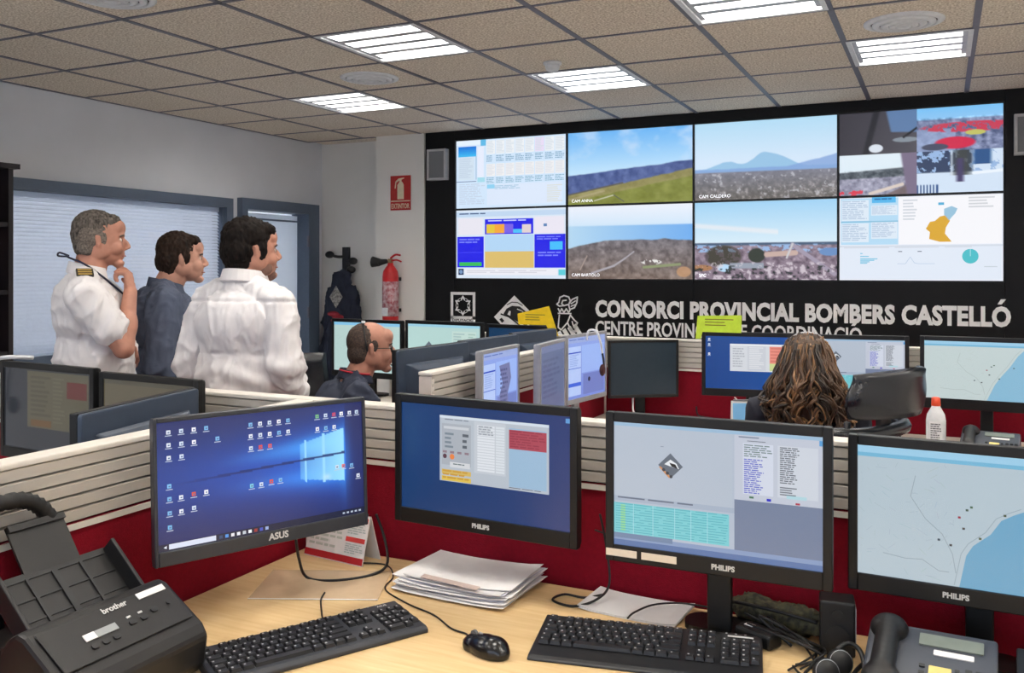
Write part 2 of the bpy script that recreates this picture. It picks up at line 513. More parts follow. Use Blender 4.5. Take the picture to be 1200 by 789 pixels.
# recessed lights
def make_light():
    root = thing('ceiling_light', 'x', 'ceiling light', (0, 0, CEIL), 0, 'recessed louvre lights')
    W, D = .588, .618
    fr = MB()
    for sx in (-1, 1): fr.box((sx * (W / 2 - .012), 0, .004), (.024, D, .014))
    for sy in (-1, 1): fr.box((0, sy * (D / 2 - .012), .004), (W - .048, .024, .014))
    fr.build('frame', m_white, root)
    ho = MB().box((0, 0, .078), (W - .02, D - .02, .006))
    for sx in (-1, 1): ho.box((sx * (W / 2 - .014), 0, .044), (.004, D - .03, .064))
    for sy in (-1, 1): ho.box((0, sy * (D / 2 - .014), .044), (W - .03, .004, .064))
    ho.build('housing', m_white, root)
    pitch = (D - .06) / 4
    for k in range(4):
        y = (k - 1.5) * pitch
        MB().loft([[(-.245, y + .042 * math.cos(q), .060 - .020 * math.sin(q)) for q in [PI * i / 6 for i in range(7)]], [(.245, y + .042 * math.cos(q), .060 - .020 * math.sin(q)) for q in [PI * i / 6 for i in range(7)]]]).build('tube', m_tube, root)
        for sx in (-1, 1):
            MB().box((sx * .260, y, .030), (.026, .10, .05)).build('tube_holder', m_louvre, root)
    for k in range(5):
        y = (k - 2) * pitch
        mb = MB().add([(-.27, y - .024, .004), (-.27, y + .024, .004), (-.27, y + .027, .040), (-.27, y - .027, .040), (.27, y - .024, .004), (.27, y + .024, .004), (.27, y + .027, .040), (.27, y - .027, .040)],
                      [(0, 1, 5, 4), (1, 2, 6, 5), (3, 0, 4, 7), (0, 3, 2, 1), (4, 5, 6, 7)])
        if abs(k - 2) < 2: mb.build('lamella', m_louvre, root)
    return root
def copy_tree(o, parent=None):
    c = o.copy(); COL.objects.link(c); c.parent = parent
    for ch in list(o.children): copy_tree(ch, c)
    return c
light_labels = {(-4.05, 4.88): 'lit four-tube ceiling light above the coat rack corner', (-2.25, 4.88): 'lit four-tube ceiling light beside the smoke detector',
    (-.45, 4.88): 'lit four-tube ceiling light beside the round vent at the far right', (-2.85, 3.62): 'large lit four-tube ceiling light above the man in blue, top centre',
    (-1.05, 3.62): 'ceiling light cut off by the top edge of the photo'}
first = None
for (x, y) in LIGHT_CELLS:
    o = make_light() if first is None else copy_tree(first)
    first = first or o
    o.location = (x + .30, y + .315, CEIL)
    o['label'] = light_labels.get((x, y), 'louvre ceiling light behind the camera, out of view')

# round air diffusers
def diffuser(x, y, label):
    root = thing('air_diffuser', label, 'air vent', (x, y, CEIL), 0, 'round ceiling air diffusers')
    for k, (r0, r1, z) in enumerate(((.178, .150, -.004), (.140, .112, -.012), (.102, .074, -.016), (.064, .040, -.020))):
        mb = MB(); n = 32; rings = []
        for r, zz in ((r0, z + .006), (r0, z), (r1, z - .008), (r1 - .004, z + .004)):
            rings.append([(r * math.cos(2 * PI * i / n), r * math.sin(2 * PI * i / n), zz) for i in range(n)])
        mb.loft(rings, cap=False); mb.build('ring', m_white, root)
    MB().lathe([(.036, -.016), (.036, -.022), (.030, -.028), (.004, -.030)], 20).build('hub', m_white, root)
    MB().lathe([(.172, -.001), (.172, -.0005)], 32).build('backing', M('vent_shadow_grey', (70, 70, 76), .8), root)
diffuser(-3.15, 4.56, 'round white ceiling air vent between two lights above the door')
diffuser(-.16, 4.61, 'round white ceiling air vent at the right above the video wall')
diffuser(-3.2, 2.72, 'round white ceiling air vent cut off by the top left photo edge')
sd = thing('smoke_detector', 'small white smoke detector on a ceiling tile', 'smoke detector', (-1.98, 4.66, CEIL))
MB().lathe([(.052, 0), (.052, -.012), (.045, -.016)], 20).build('base', m_white, sd)
MB().lathe([(.040, -.012), (.042, -.03), (.034, -.046), (.012, -.050)], 20).build('sensor_head', m_white, sd)

# neighbouring office behind the left wall
on = MB().box((-7.6, 4.6, 1.3), (.1, 5.6, 2.8)).box((-6.5, 1.85, 1.3), (2.3, .1, 2.8)).box((-6.5, 7.4, 1.3), (2.3, .1, 2.8))
struct('wall_office', on, m_neigh, 'pale wall of the office behind the window')
struct('floor_office', MB().box((-6.5, 4.6, -.05), (2.3, 5.6, .1)), m_floor)
struct('ceiling_office', MB().box((-6.5, 4.6, 2.72), (2.3, 5.6, .1)), m_neigh)
for x, y in [(-6.6, b) for b in (2.7, 3.7, 4.7, 5.7, 6.7)]:
    o = copy_tree(first); o.location = (x, y, 2.575); o['label'] = 'louvre ceiling light in the office behind the blinds, out of view'

# window with blinds
win = thing('window_1', 'wide interior window with closed white blinds', None); win['kind'] = 'structure'
fw = .075
def fbar(y0, y1, z0, z1, d=.16): return MB().box((XL - .045, (y0 + y1) / 2, (z0 + z1) / 2), (d, y1 - y0, z1 - z0))
fbar(WY0, WY1, WZ1 - fw, WZ1).build('window_frame', m_blueframe, win)
fbar(WY0, WY1, WZ0, WZ0 + fw).build('window_frame', m_blueframe, win)
fbar(WY1 - fw, WY1, WZ0 + fw, WZ1 - fw).build('window_frame', m_blueframe, win)
fbar(WY0, WY0 + fw, WZ0 + fw, WZ1 - fw).build('window_frame', m_blueframe, win)
MB().box((XL - .01, (WY0 + WY1) / 2, (WZ0 + WZ1) / 2), (.006, WY1 - WY0 - 2 * fw, WZ1 - WZ0 - 2 * fw)).build('window_pane', m_glass, win)
bl = MB(); n = 40; z0 = WZ0 + fw + .01; dz = (WZ1 - WZ0 - 2 * fw - .05) / n
for k in range(n):
    z = z0 + (k + .5) * dz
    y0, y1 = WY0 + fw + .01, WY1 - fw - .01
    bl.add([(XL - .040, y0, z - dz * .50), (XL - .040, y1, z - dz * .50), (XL - .050, y1, z - dz * .1), (XL - .050, y0, z - dz * .1), (XL - .056, y0, z + dz * .30), (XL - .056, y1, z + dz * .30), (XL - .058, y0, z + dz * .44), (XL - .058, y1, z + dz * .44)], [(0, 1, 2, 3), (3, 2, 5, 4), (4, 5, 7, 6)])
b = bl.build('blind_slats', m_blind, win); b['kind'] = 'stuff'
MB().box((XL - .06, (WY0 + WY1) / 2, WZ1 - fw - .02), (.04, WY1 - WY0 - 2 * fw - .02, .035)).build('blind_headrail', m_blind, win)
# door
dr = thing('door_1', 'doorway with blue-grey frame and a pale glazed door', None); dr['kind'] = 'structure'
fbar(DY0, DY1, DZ1 - .09, DZ1, .2).build('door_frame', m_blueframe, dr)
fbar(DY0, DY0 + .07, 0, DZ1 - .09, .2).build('door_frame', m_blueframe, dr)
fbar(DY1 - .15, DY1, 0, DZ1 - .09, .2).build('door_frame', m_blueframe, dr)
m_frost = M('frosted_glass', (222, 230, 242), .3, vary=.02)
_nt = m_frost.node_tree; _pb = _nt.nodes['Principled BSDF']
_tl = _nt.nodes.new('ShaderNodeBsdfTranslucent'); _tl.inputs[0].default_value = (.86, .91, .98, 1)
_mx = _nt.nodes.new('ShaderNodeMixShader'); _mx.inputs[0].default_value = .6
_nt.links.new(_pb.outputs[0], _mx.inputs[1]); _nt.links.new(_tl.outputs[0], _mx.inputs[2]); _nt.links.new(_mx.outputs[0], _nt.nodes['Material Output'].inputs[0])
leaf = MB().box((XL - .09, (DY0 + .07 + DY1 - .15) / 2, .99), (.04, DY1 - DY0 - .25, 1.98)).build('door_leaf', m_frost, dr)
MB().box((XL - .062, (DY0 + DY1) / 2 - .04, 1.93), (.012, DY1 - DY0 - .26, .015)).build('top_rail', m_blueframe, leaf)
for z in (.3, 1.1, 1.75):
    MB().cyl((XL + .05, DY1 - .155, z - .05), (XL + .05, DY1 - .155, z + .05), .012).build('hinge', m_bar, dr)
MB().cyl((XL - .05, DY0 + .13, 1.02), (XL - .01, DY0 + .13, 1.02), .012).cyl((XL - .01, DY0 + .12, 1.02), (XL - .01, DY0 + .26, 1.02), .010).build('door_handle', m_bar, dr)
# ---------------------------------------------------------------- video wall displays
m_vw = screen_mat('video_wall_picture', SCREEN_POWER * 1.0, .35, .3)
def up1(a, n):
    x = np.linspace(0, len(a) - 1, n); i = np.minimum(x.astype(int), len(a) - 2); f = (x - i)
    f = f * f * (3 - 2 * f)
    return a[i] * (1 - f).reshape(-1, *([1] * (a.ndim - 1))) + a[i + 1] * f.reshape(-1, *([1] * (a.ndim - 1)))
def noise2(h, w, gh, gw, seed, octv=4):
    r = np.random.default_rng(seed); out = np.zeros((h, w)); a = 1.0; tot = 0
    for o in range(octv):
        g = r.random((gh * 2 ** o + 2, gw * 2 ** o + 2))
        out += a * up1(up1(g, h).T, w).T; tot += a; a *= .55
    return out / tot
IW, IH = 208, 118
UU, VV = np.meshgrid(np.linspace(0, 1, IW), np.linspace(0, 1, IH))
def mixc(img, mask, col):
    mask = np.clip(mask, 0, 1)[..., None]
    return img * (1 - mask) + np.array(col, float) * mask
def sky(c0, c1, v1):
    t = np.clip(VV / v1, 0, 1)[..., None]
    return np.array(c0, float) * (1 - t) + np.array(c1, float) * t
def soft(x, k=60): return np.clip(x * k + .5, 0, 1)
def blobm(u, v, ru, rv): return soft(1 - ((UU - u) / ru) ** 2 - ((VV - v) / rv) ** 2, 3)
def streak(u0, v0, u1, v1, t):
    d = np.array([u1 - u0, v1 - v0]); L = (d ** 2).sum()
    s = np.clip(((UU - u0) * d[0] + (VV - v0) * d[1]) / L, 0, 1)
    return soft(t - np.hypot(UU - u0 - s * d[0], (VV - v0 - s * d[1]) * .57), 200)
def ridge(seed, base, amp, n=9): return base + amp * (noise2(4, IW, 2, n, seed, 5)[1] - .5)
def cam_hills():
    im = sky((108, 178, 240), (188, 222, 246), .55)
    im = mixc(im, np.clip(noise2(IH, IW, 4, 5, 1) * 2.4 - 1.15, 0, .6) * (VV < .5), (205, 222, 245))
    line = .60 - .15 * UU + .03 * (noise2(4, IW, 2, 7, 3, 4)[1] - .5)
    im = mixc(im, soft(VV - line), (82, 98, 150))
    tex = noise2(IH, IW, 14, 24, 5)
    im = im + (soft(VV - line) * (tex - .5) * 60)[..., None]
    f = .86 - .30 * UU + .02 * (tex - .5)
    fld = mixc(np.zeros_like(im) + np.array((146, 140, 90.)), soft(VV - f - .10), (128, 134, 62))
    fld += ((noise2(IH, IW, 10, 14, 8) - .5) * 50)[..., None]
    m = soft(VV - f); im = im * (1 - m[..., None]) + fld * m[..., None]
    im = mixc(im, streak(.0, .86, .45, .72, .006), (96, 92, 84)); im = mixc(im, streak(.22, .95, .38, .88, .004), (205, 205, 190))
    im = mixc(im, streak(.38, .88, .46, .97, .004), (90, 90, 90)); im = mixc(im, streak(.0, .93, .3, .82, .008) * .4, (190, 175, 150))
    return im
def cam_sea():
    im = sky((232, 236, 246), (206, 226, 244), .26)
    sea = np.array((178, 212, 236.)) * (1 - UU[..., None]) + np.array((112, 170, 232.)) * UU[..., None]
    m = soft(VV - .27)[..., None]; im = im * (1 - m) + sea * m
    line = .58 - .11 * np.clip(UU * 3.2, 0, 1) + .03 * np.clip(UU - .6, 0, 1) - .02 * np.exp(-((UU - .78) / .05) ** 2) + .02 * (noise2(4, IW, 2, 9, 13, 4)[1] - .5)
    t = noise2(IH, IW, 18, 30, 15)
    land = np.array((92, 96, 112.)) * (1 - VV[..., None]) * 1.15 + np.array((140, 122, 112.)) * VV[..., None] * .9 + ((t - .5) * 90)[..., None]
    m = soft(VV - line)[..., None]; im = im * (1 - m) + land * m
    for a in ((.2, .92, .38, .82, .009), (.38, .82, .47, .72, .008), (.47, .72, .54, .63, .006)): im = mixc(im, streak(*a), (172, 168, 176))
    im = mixc(im, streak(.62, .84, .9, .80, .010), (140, 150, 110)); im = mixc(im, blobm(.68, .77, .08, .035) * (t > .5), (230, 228, 225))
    im = mixc(im, blobm(.93, .90, .055, .07) * .8, (196, 150, 110)); im = mixc(im, streak(.1, .88, .16, .68, .003), (190, 170, 160))
    return im
def cam_mountain():
    im = sky((176, 216, 240), (208, 226, 244), .5)
    r = .60 - .09 * np.exp(-((UU - .25) / .12) ** 2) - .17 * np.exp(-((UU - .49) / .09) ** 2) - .12 * np.exp(-((UU - .62) / .10) ** 2) + .025 * (noise2(4, IW, 2, 12, 21, 4)[1] - .5)
    im = mixc(im, soft(VV - r), (150, 192, 224))
    r2 = .60 - .13 * np.clip((UU - .66) / .34, 0, 1) + .02 * (noise2(4, IW, 2, 12, 25, 4)[1] - .5)
    im = mixc(im, soft(VV - r2) * .8, (128, 160, 212))
    t = noise2(IH, IW, 30, 44, 23)
    land = np.array((104, 112, 142.)) * (1 - VV[..., None]) * 1.5 + np.array((136, 130, 124.)) * VV[..., None] * .8 + ((t - .5) * 85 * (VV - .2))[..., None]
    m = soft(VV - .64 - .01 * UU)[..., None]; im = im * (1 - m) + land * m
    im = mixc(im, np.clip((t - .55) * 5, 0, 1) * soft(VV - .9 + .15 * UU, 8) * .45, (196, 188, 190))
    im = mixc(im, np.clip((noise2(IH, IW, 20, 36, 27) - .64) * 9, 0, 1) * soft(VV - .66) * .6, (214, 214, 222))
    return im
def cam_town():
    im = sky((158, 206, 238), (210, 230, 242), .52)
    im = mixc(im, soft(.03 - np.abs(VV - .30 - .16 * UU), 30) * (UU < .6) * .7, (232, 232, 236))
    t = noise2(IH, IW, 22, 34, 31)
    land = np.array((134, 118, 132.)) + ((t - .5) * 130)[..., None]
    m = soft(VV - .53)[..., None]; im = im * (1 - m) + land * m
    im = mixc(im, soft(.016 - np.abs(VV - .545)), (70, 92, 118))
    im = mixc(im, soft(.05 - np.abs(VV - .60)) * (noise2(IH, IW, 26, 20, 33) > .55), (150, 180, 220))
    im = mixc(im, blobm(.21, .70, .13, .14) * (.5 + .5 * (t > .42)), (66, 62, 52)); im = mixc(im, blobm(.45, .69, .06, .09), (50, 56, 46))
    im = mixc(im, blobm(.22, .85, .05, .05), (180, 214, 240)); im = mixc(im, blobm(.05, .85, .08, .04), (168, 122, 86))
    im = mixc(im, soft(.035 - np.abs(VV - .82)) * (UU > .26) * (UU < .5), (150, 158, 172)); im = mixc(im, streak(.52, .68, .72, .66, .018), (196, 170, 160))
    im = mixc(im, streak(.7, .56, .98, .92, .016), (160, 150, 168)); im = mixc(im, streak(.70, .55, .66, .72, .007), (200, 200, 205))
    im = mixc(im, blobm(.95, .65, .07, .05), (104, 140, 190)); im = mixc(im, (t < .36) * soft(VV - .82) * .9, (44, 50, 48))
    im = mixc(im, (t > .62) * soft(VV - .78) * .7, (214, 205, 212))
    return im
def cam_quad():
    im = np.zeros((IH, IW, 3)); L = UU < .488; U = VV < .51
    a = np.array((58, 56, 64.)) + (20 * (UU / .49))[..., None] + np.zeros_like(im)
    a = mixc(a, soft(.02 - np.abs(UU - .22 + .14 * VV - .02)), (40, 40, 46)); a = mixc(a, soft(UU - .30 - .12 * VV) * soft(.25 - VV + .1 * (UU - .3)), (92, 122, 164))
    a = mixc(a, blobm(.42, .35, .08, .03), (130, 140, 150)); a = mixc(a, blobm(.235, .44, .045, .05), (214, 222, 232)); a = mixc(a, streak(.41, .32, .49, .22, .008), (30, 30, 34))
    b = sky((120, 190, 240), (150, 195, 235), .2); t = noise2(IH, IW, 22, 34, 41)
    b = mixc(b, soft(VV - .14), (116, 126, 160)); b = b + (soft(VV - .12) * (t - .5) * 150)[..., None]
    b = mixc(b, soft(VV - .25) * (UU < .72) * .7, (150, 168, 205)); b = mixc(b, blobm(.82, .24, .30, .06) * (t > .42), (196, 62, 86)); b = mixc(b, blobm(.72, .42, .12, .07), (205, 40, 74))
    b = mixc(b, blobm(.84, .31, .06, .03), (190, 190, 100)); b = mixc(b, blobm(.60, .46, .08, .04), (70, 74, 96))
    c = sky((226, 236, 244), (214, 230, 240), 1.0); t2 = noise2(IH, IW, 26, 40, 43)
    c = mixc(c, soft(VV - .72 + .10 * UU), (84, 92, 100)); c = mixc(c, soft(VV - .80 + .04 * UU), (150, 150, 170)); c = c + (soft(VV - .7) * (t2 - .5) * 120)[..., None]
    c = mixc(c, soft(VV - 1.25 + .85 * UU) * .8, (110, 92, 90)); c = mixc(c, streak(.20, .98, .40, .88, .012), (214, 200, 190)); c = mixc(c, soft(UU - .43 + .0 * VV + .08 * (1 - VV)), (120, 108, 132))
    c = mixc(c, (VV > .94) * (UU < .15) * (t2 > .5), (214, 60, 80))
    d = np.zeros_like(im) + np.array((206, 222, 240.)); t3 = noise2(IH, IW, 20, 36, 47)
    d = mixc(d, soft(.76 - VV) * soft(.82 - UU), (52, 66, 96)); d = mixc(d, (VV < .76) * (t3 > .60), (150, 180, 220))
    d = mixc(d, soft(.05 - np.abs(UU - .76), 20) * (VV < .8) * .8, (64, 66, 60)); d = mixc(d, soft(.05 - np.abs(UU - .88), 40) * (VV < .68), (44, 84, 136)); d = mixc(d, soft(.004 - np.abs(UU - .70)) * (VV < .8), (220, 230, 240))
    d = mixc(d, soft(.02 - np.abs(UU - .75), 40) * (VV > .6) * (VV < .88), (70, 62, 100)); d = mixc(d, soft(VV - .9) * (UU < .62) * (np.sin(UU * 320) > 0), (60, 90, 140))
    d = mixc(d, streak(.83, .78, .99, .76, .01), (230, 238, 248))
    im = np.where((L & U)[..., None], a, im); im = np.where((~L & U)[..., None], b, im); im = np.where((L & ~U)[..., None], c, im); im = np.where((~L & ~U)[..., None], d, im)
    return im
DW, DH = (SX1 - SX0) / 4, (SZ1 - SZ0) / 2
PW, PH = DW - .014, DH - .014
def ui_tables(cv):
    cv.rect(0, 0, 1, 1, (206, 226, 246), 0)
    cv.rect(.0, .0, .23, .07, (226, 238, 252)); cv.rect(.23, .0, .28, .09, (96, 182, 226)); cv.grad(.02, .09, .19, .24, (28, 112, 214), (70, 188, 240), 6, 1)
    cv.rect(.02, .24, .17, .58, (206, 222, 236)); cv.rect(.185, .24, .192, .58, (150, 176, 206)); cv.rect(.20, .10, .26, .55, (226, 232, 248)); cv.rect(.20, .55, .27, .62, (164, 216, 232))
    cv.rect(.0, .60, .19, .61, (90, 110, 150)); cv.dashes(.03, .26, .16, .56, 14, (190, 206, 224), 2, seed=3)
    for k in range(8):
        u = .285 + k * .088
        cv.rect(u, .02 + .0 * k, u + .08, .22, (232, 236, 240) if k != 5 else (228, 216, 240)); cv.dashes(u + .005, .03, u + .078, .21, 10, (206, 216, 226), 2, seed=k)
        cv.dashes(u, .24, u + .08, .34, 4, (120, 160, 190), 2, seed=k + 20, words=2)
        cv.rect(u, .36, u + .08, .54, (234, 234, 236)); cv.dashes(u + .005, .37, u + .078, .53, 9, (214, 218, 226), 2, seed=k + 40); cv.dashes(u, .56, u + .08, .65, 4, (124, 170, 196), 2, seed=k + 60, words=2)
    cv.rect(.29, .66, .96, .96, (216, 228, 246)); cv.rect(.29, .66, .36, .72, (142, 206, 238), 2); cv.dashes(.36, .68, .6, .74, 3, (150, 190, 216), 2, words=2); cv.dashes(.83, .70, .97, .95, 9, (214, 218, 214), 2)
    cv.dashes(.03, .64, .27, .95, 12, (192, 206, 226), 2, seed=9, words=2)
def ui_blue(cv):
    cv.rect(0, 0, 1, 1, (214, 226, 240), 0); cv.rect(0, .03, 1, .10, (190, 212, 236)); cv.dashes(.03, .045, .30, .08, 1, (70, 90, 130), 2, words=2)
    B = (38, 36, 226); cv.rect(.02, .12, .25, .36, (228, 226, 236)); cv.rect(.27, .14, .71, .36, B); cv.rect(.285, .215, .36, .345, (226, 196, 60), 2); cv.rect(.36, .215, .45, .345, (240, 164, 60), 2); cv.rect(.45, .215, .53, .345, (120, 96, 226), 2)
    cv.rect(.53, .29, .61, .345, (80, 190, 244), 2); cv.rect(.61, .225, .69, .345, (222, 206, 206), 2); cv.rect(.72, .12, .98, .36, (230, 226, 238)); cv.rect(.80, .22, .83, .26, (90, 130, 180), 2)
    cv.rect(.01, .39, .26, .84, B); cv.rect(.03, .765, .24, .82, (58, 186, 88), 2); cv.rect(.02, .62, .25, .625, (90, 90, 250), 2)
    cv.rect(.27, .37, .715, .61, (176, 210, 240)); cv.rect(.27, .61, .715, .845, (216, 186, 108))
    cv.rect(.72, .37, .99, .845, B); cv.rect(.855, .475, .965, .59, (70, 186, 244), 2); cv.dashes(.74, .40, .97, .46, 2, (120, 130, 240), 2, words=2); cv.dashes(.75, .62, .97, .70, 2, (120, 130, 240), 2, words=2); cv.dashes(.03, .42, .24, .50, 2, (120, 130, 240), 2, words=2); cv.dashes(.30, .155, .68, .19, 1, (190, 196, 250), 2, words=2)
    cv.rect(.02, .86, .07, .95, (26, 40, 80)); cv.circle(.045, .905, .03, (120, 150, 190), 2); cv.rect(.08, .86, .92, .95, (232, 232, 240)); cv.rect(.93, .87, .99, .95, (90, 200, 214)); cv.dashes(.1, .88, .9, .93, 2, (206, 206, 216), 2, words=2)
def ui_report(cv):
    cv.rect(0, 0, 1, 1, (228, 232, 242), 0); cv.rect(.38, .01, .99, .57, (240, 240, 244)); cv.rect(.01, .01, .375, .57, (176, 214, 238))
    for (u0, v0, u1, v1, s) in ((.015, .03, .19, .28, 1), (.015, .31, .19, .54, 2), (.205, .10, .37, .22, 3), (.205, .30, .37, .50, 4)):
        cv.rect(u0, v0, u1, v1, (216, 228, 240), 2); cv.dashes(u0 + .005, v0 + .01, u1 - .005, v1 - .01, 10, (172, 192, 216), 3, seed=s, words=2)
    cv.rect(.21, .0, .36, .07, (86, 178, 230), 3); cv.dashes(.225, .015, .345, .05, 1, (40, 110, 170), 4, words=2); cv.rect(.01, .285, .375, .30, (130, 186, 216), 2)
    cv.dashes(.405, .04, .50, .30, 7, (206, 210, 218), 2); cv.dashes(.80, .03, .96, .17, 4, (204, 206, 212), 2)
    cv.rect(.62, .085, .655, .115, (80, 170, 210), 2)
    cv.poly([(.655, .16), (.70, .13), (.735, .16), (.72, .22), (.695, .27), (.685, .30), (.655, .23)], (150, 190, 214), 2)
    cv.poly([(.665, .235), (.69, .30), (.665, .38), (.66, .45), (.70, .545), (.63, .545), (.565, .51), (.57, .43), (.545, .39), (.57, .31), (.60, .30), (.63, .25)], (214, 164, 44), 2)
    cv.rect(0, .58, 1, .60, (206, 214, 226)); cv.rect(.01, .60, .99, .98, (220, 228, 240))
    for k, (v, w) in enumerate(((.67, .015), (.705, .055), (.735, .11), (.752, .09), (.77, .06), (.787, .045))): cv.rect(.135, v, .135 + w, v + .012, (116, 192, 222), 2)
    cv.line([(.37, .80), (.42, .80), (.45, .72), (.475, .79), (.50, .80), (.60, .80)], .006, (176, 196, 220)); cv.rect(.375, .65, .40, .66, (90, 100, 120), 2); cv.rect(.495, .65, .52, .66, (90, 100, 120), 2)
    cv.circle(.81, .715, .085, (76, 186, 196)); cv.line([(.81, .63), (.81, .715)], .005, (200, 236, 240), 3); cv.dashes(.89, .83, .97, .85, 1, (190, 200, 210), 2); cv.dashes(.03, .60, .9, .625, 1, (206, 212, 222), 2, words=2)
vw_specs = [
    (0, 0, 'ui', ui_tables, 'display at the upper left of the video wall showing pale tables', None),
    (1, 0, 'img', cam_hills, 'display showing blue sky over green hills and a field', 'CAM ANNA'),
    (2, 0, 'img', cam_mountain, 'display showing a pale blue jagged mountain above a plain', 'CAM CALDERO'),
    (3, 0, 'img', cam_quad, 'display split into four camera views, one dark and one with red parasols', None),
    (0, 1, 'ui', ui_blue, 'display showing bright blue and orange charts', None),
    (1, 1, 'img', cam_sea, 'display showing the sea behind a brown headland with a road', 'CAM BARTOLO'),
    (2, 1, 'img', cam_town, 'display showing a flat town with trees under a wide sky', 'SPC'),
    (3, 1, 'ui', ui_report, 'display showing a white report with an orange province map', None)]
m_campr = emit_mat('caption_white', (236, 238, 244), .95)
for (i, j, kind, fn, label, cap_txt) in vw_specs:
    root = thing('video_wall_display', label, 'display', (SX0 + (i + .5) * DW, 6.64, SZ1 - (j + .5) * DH), 0, 'video wall displays')
    MB().box((0, .06, 0), (DW - .002, .07, DH - .002)).build('cabinet', m_dark, root)
    fr = MB(); e = .007
    for s in (-1, 1):
        fr.box((s * (DW / 2 - e / 2 - .001), .012, 0), (e, .026, DH - .002)); fr.box((0, .012, s * (DH / 2 - e / 2 - .001)), (DW - 2 * e, .026, e))
    fr.build('bezel', m_dark, root)
    if kind == 'img':
        o = put('picture', image_mesh('picture', fn(), PW, PH, m_vw), root, (0, .014, 0))
    else:
        cv = Canvas(PW, PH); fn(cv); o = cv.build('picture', m_vw, root, (0, .016, 0))
    if cap_txt:
        put('caption', text_mesh(cap_txt, .034, mat=m_campr), o, (-PW / 2 + .03, -.002, -PH / 2 + .02))

# ---------------------------------------------------------------- lettering and emblems under the displays
FY = 6.64
s1 = put('wall_lettering', text_mesh('CONSORCI PROVINCIAL BOMBERS CASTELLO', .172, .003, .0080, space=1.05, width=2.86, mat=m_letter), None, (-2.452, FY - .003, 1.128))
tag(s1, 'bold white wall lettering reading CONSORCI PROVINCIAL BOMBERS CASTELLÓ', 'lettering')
s2 = put('wall_lettering', text_mesh('CENTRE PROVINCIAL DE COORDINACIO', .150, .003, .0030, width=1.957, mat=m_letter), None, (-2.452, FY - .003, .985))
tag(s2, 'smaller white wall lettering reading CENTRE PROVINCIAL DE COORDINACIÓ', 'lettering')
_a = MB()
for _o, _x, _z in ((s1, 2.86 - .066, .139), (s2, 1.957 - .058, .118)):
    _q = MB().prism([(_x - .012, _z), (_x + .012, _z), (_x + .038, _z + .034), (_x + .008, _z + .034)], .004, Matrix.Rotation(PI / 2, 4, 'X'), 0); _q.build('accent', m_letter, _o)
m_black2 = M('black_vinyl', (20, 20, 22), .55)
RX = Matrix.Rotation(PI / 2, 4, 'X')      # xy polygon -> xz plane, extruded towards -y
def flat(mb, poly, h=.003, z0=0.0): mb.prism(poly, h, RX, z0)
def stroke(mb, pts, t, h=.003, z0=0.0):
    for (a, b), (c, d) in zip(pts[:-1], pts[1:]):
        L = math.hypot(c - a, d - b) or 1; nx, ny = -(d - b) / L * t / 2, (c - a) / L * t / 2
        ex, ey = (c - a) / L * t * .3, (d - b) / L * t * .3
        flat(mb, [(a + nx - ex, b + ny - ey), (c + nx + ex, d + ny + ey), (c - nx + ex, d - ny + ey), (a - nx - ex, b - ny - ey)], h, z0)
# square emblem with a ring of six figures
e1 = thing('wall_emblem', 'white square emblem with a ring of six small figures', 'emblem', (-3.64, FY, 1.185), 0)
mb = MB()
for x in (-.106, .106): flat(mb, [(x - .012, -.11), (x + .012, -.11), (x + .012, .118), (x - .012, .118)])
flat(mb, [(-.094, .094), (.094, .094), (.094, .118), (-.094, .118)]); flat(mb, [(-.118, -.150), (.118, -.150), (.118, -.086), (-.118, -.086)])
mb.build('border', m_letter, e1)
mb = MB(); ring = [(.066 * math.cos(a), .004 + .066 * math.sin(a)) for a in np.linspace(0, 2 * PI, 25)]
stroke(mb, ring, .004)
for k in range(6):
    a = PI / 2 + k * PI / 3; c, s_ = math.cos(a), math.sin(a)
    R2 = lambda p: (p[0] * s_ + p[1] * c, -p[0] * c + p[1] * s_ + .004)
    flat(mb, [R2(p) for p in ((-.022, .040), (-.010, .046), (0, .064), (.010, .046), (.022, .040), (.012, .070), (0, .086), (-.012, .070))], .003, .0005)
mb.build('figure_ring', m_letter, e1)
put('lettering', text_mesh('DIPUTACIÓ', .03, .001, .0004, width=.2, mat=m_black2), e1, (-.10, -.0045, -.13))
# diamond emblem with a helmet
e2 = thing('wall_emblem', 'white diamond emblem with a black firefighter helmet', 'emblem', (-3.16, FY, 1.135), 0)
mb = MB(); flat(mb, [(0, .145), (.20, -.035), (0, -.215), (-.185, -.035)]); mb.build('diamond', m_letter, e2)
mb = MB()
flat(mb, [(-.095, -.005), (-.07, .035), (-.02, .060), (.05, .056), (.11, .012), (.130, -.045), (.115, -.105), (.04, -.075), (-.03, -.038), (-.09, -.012)], .003, .002)
stroke(mb, [(-.12, -.01), (-.05, -.03), (.02, -.075), (.10, -.14)], .012, .003, .002)
stroke(mb, [(-.065, .068), (-.02, .090), (.03, .088), (.075, .064)], .007, .003, .002)
flat(mb, [(-.135, -.055), (-.115, -.04), (-.09, -.065), (-.11, -.082)], .003, .002)
mb.build('helmet', m_black2, e2)
mb = MB(); flat(mb, [(-.06, -.012), (-.045, .02), (-.03, .015), (-.035, -.022)], .003, .004); stroke(mb, [(.03, .034), (.075, .018), (.100, -.015)], .008, .003, .004); mb.build('visor_shine', m_letter, e2)
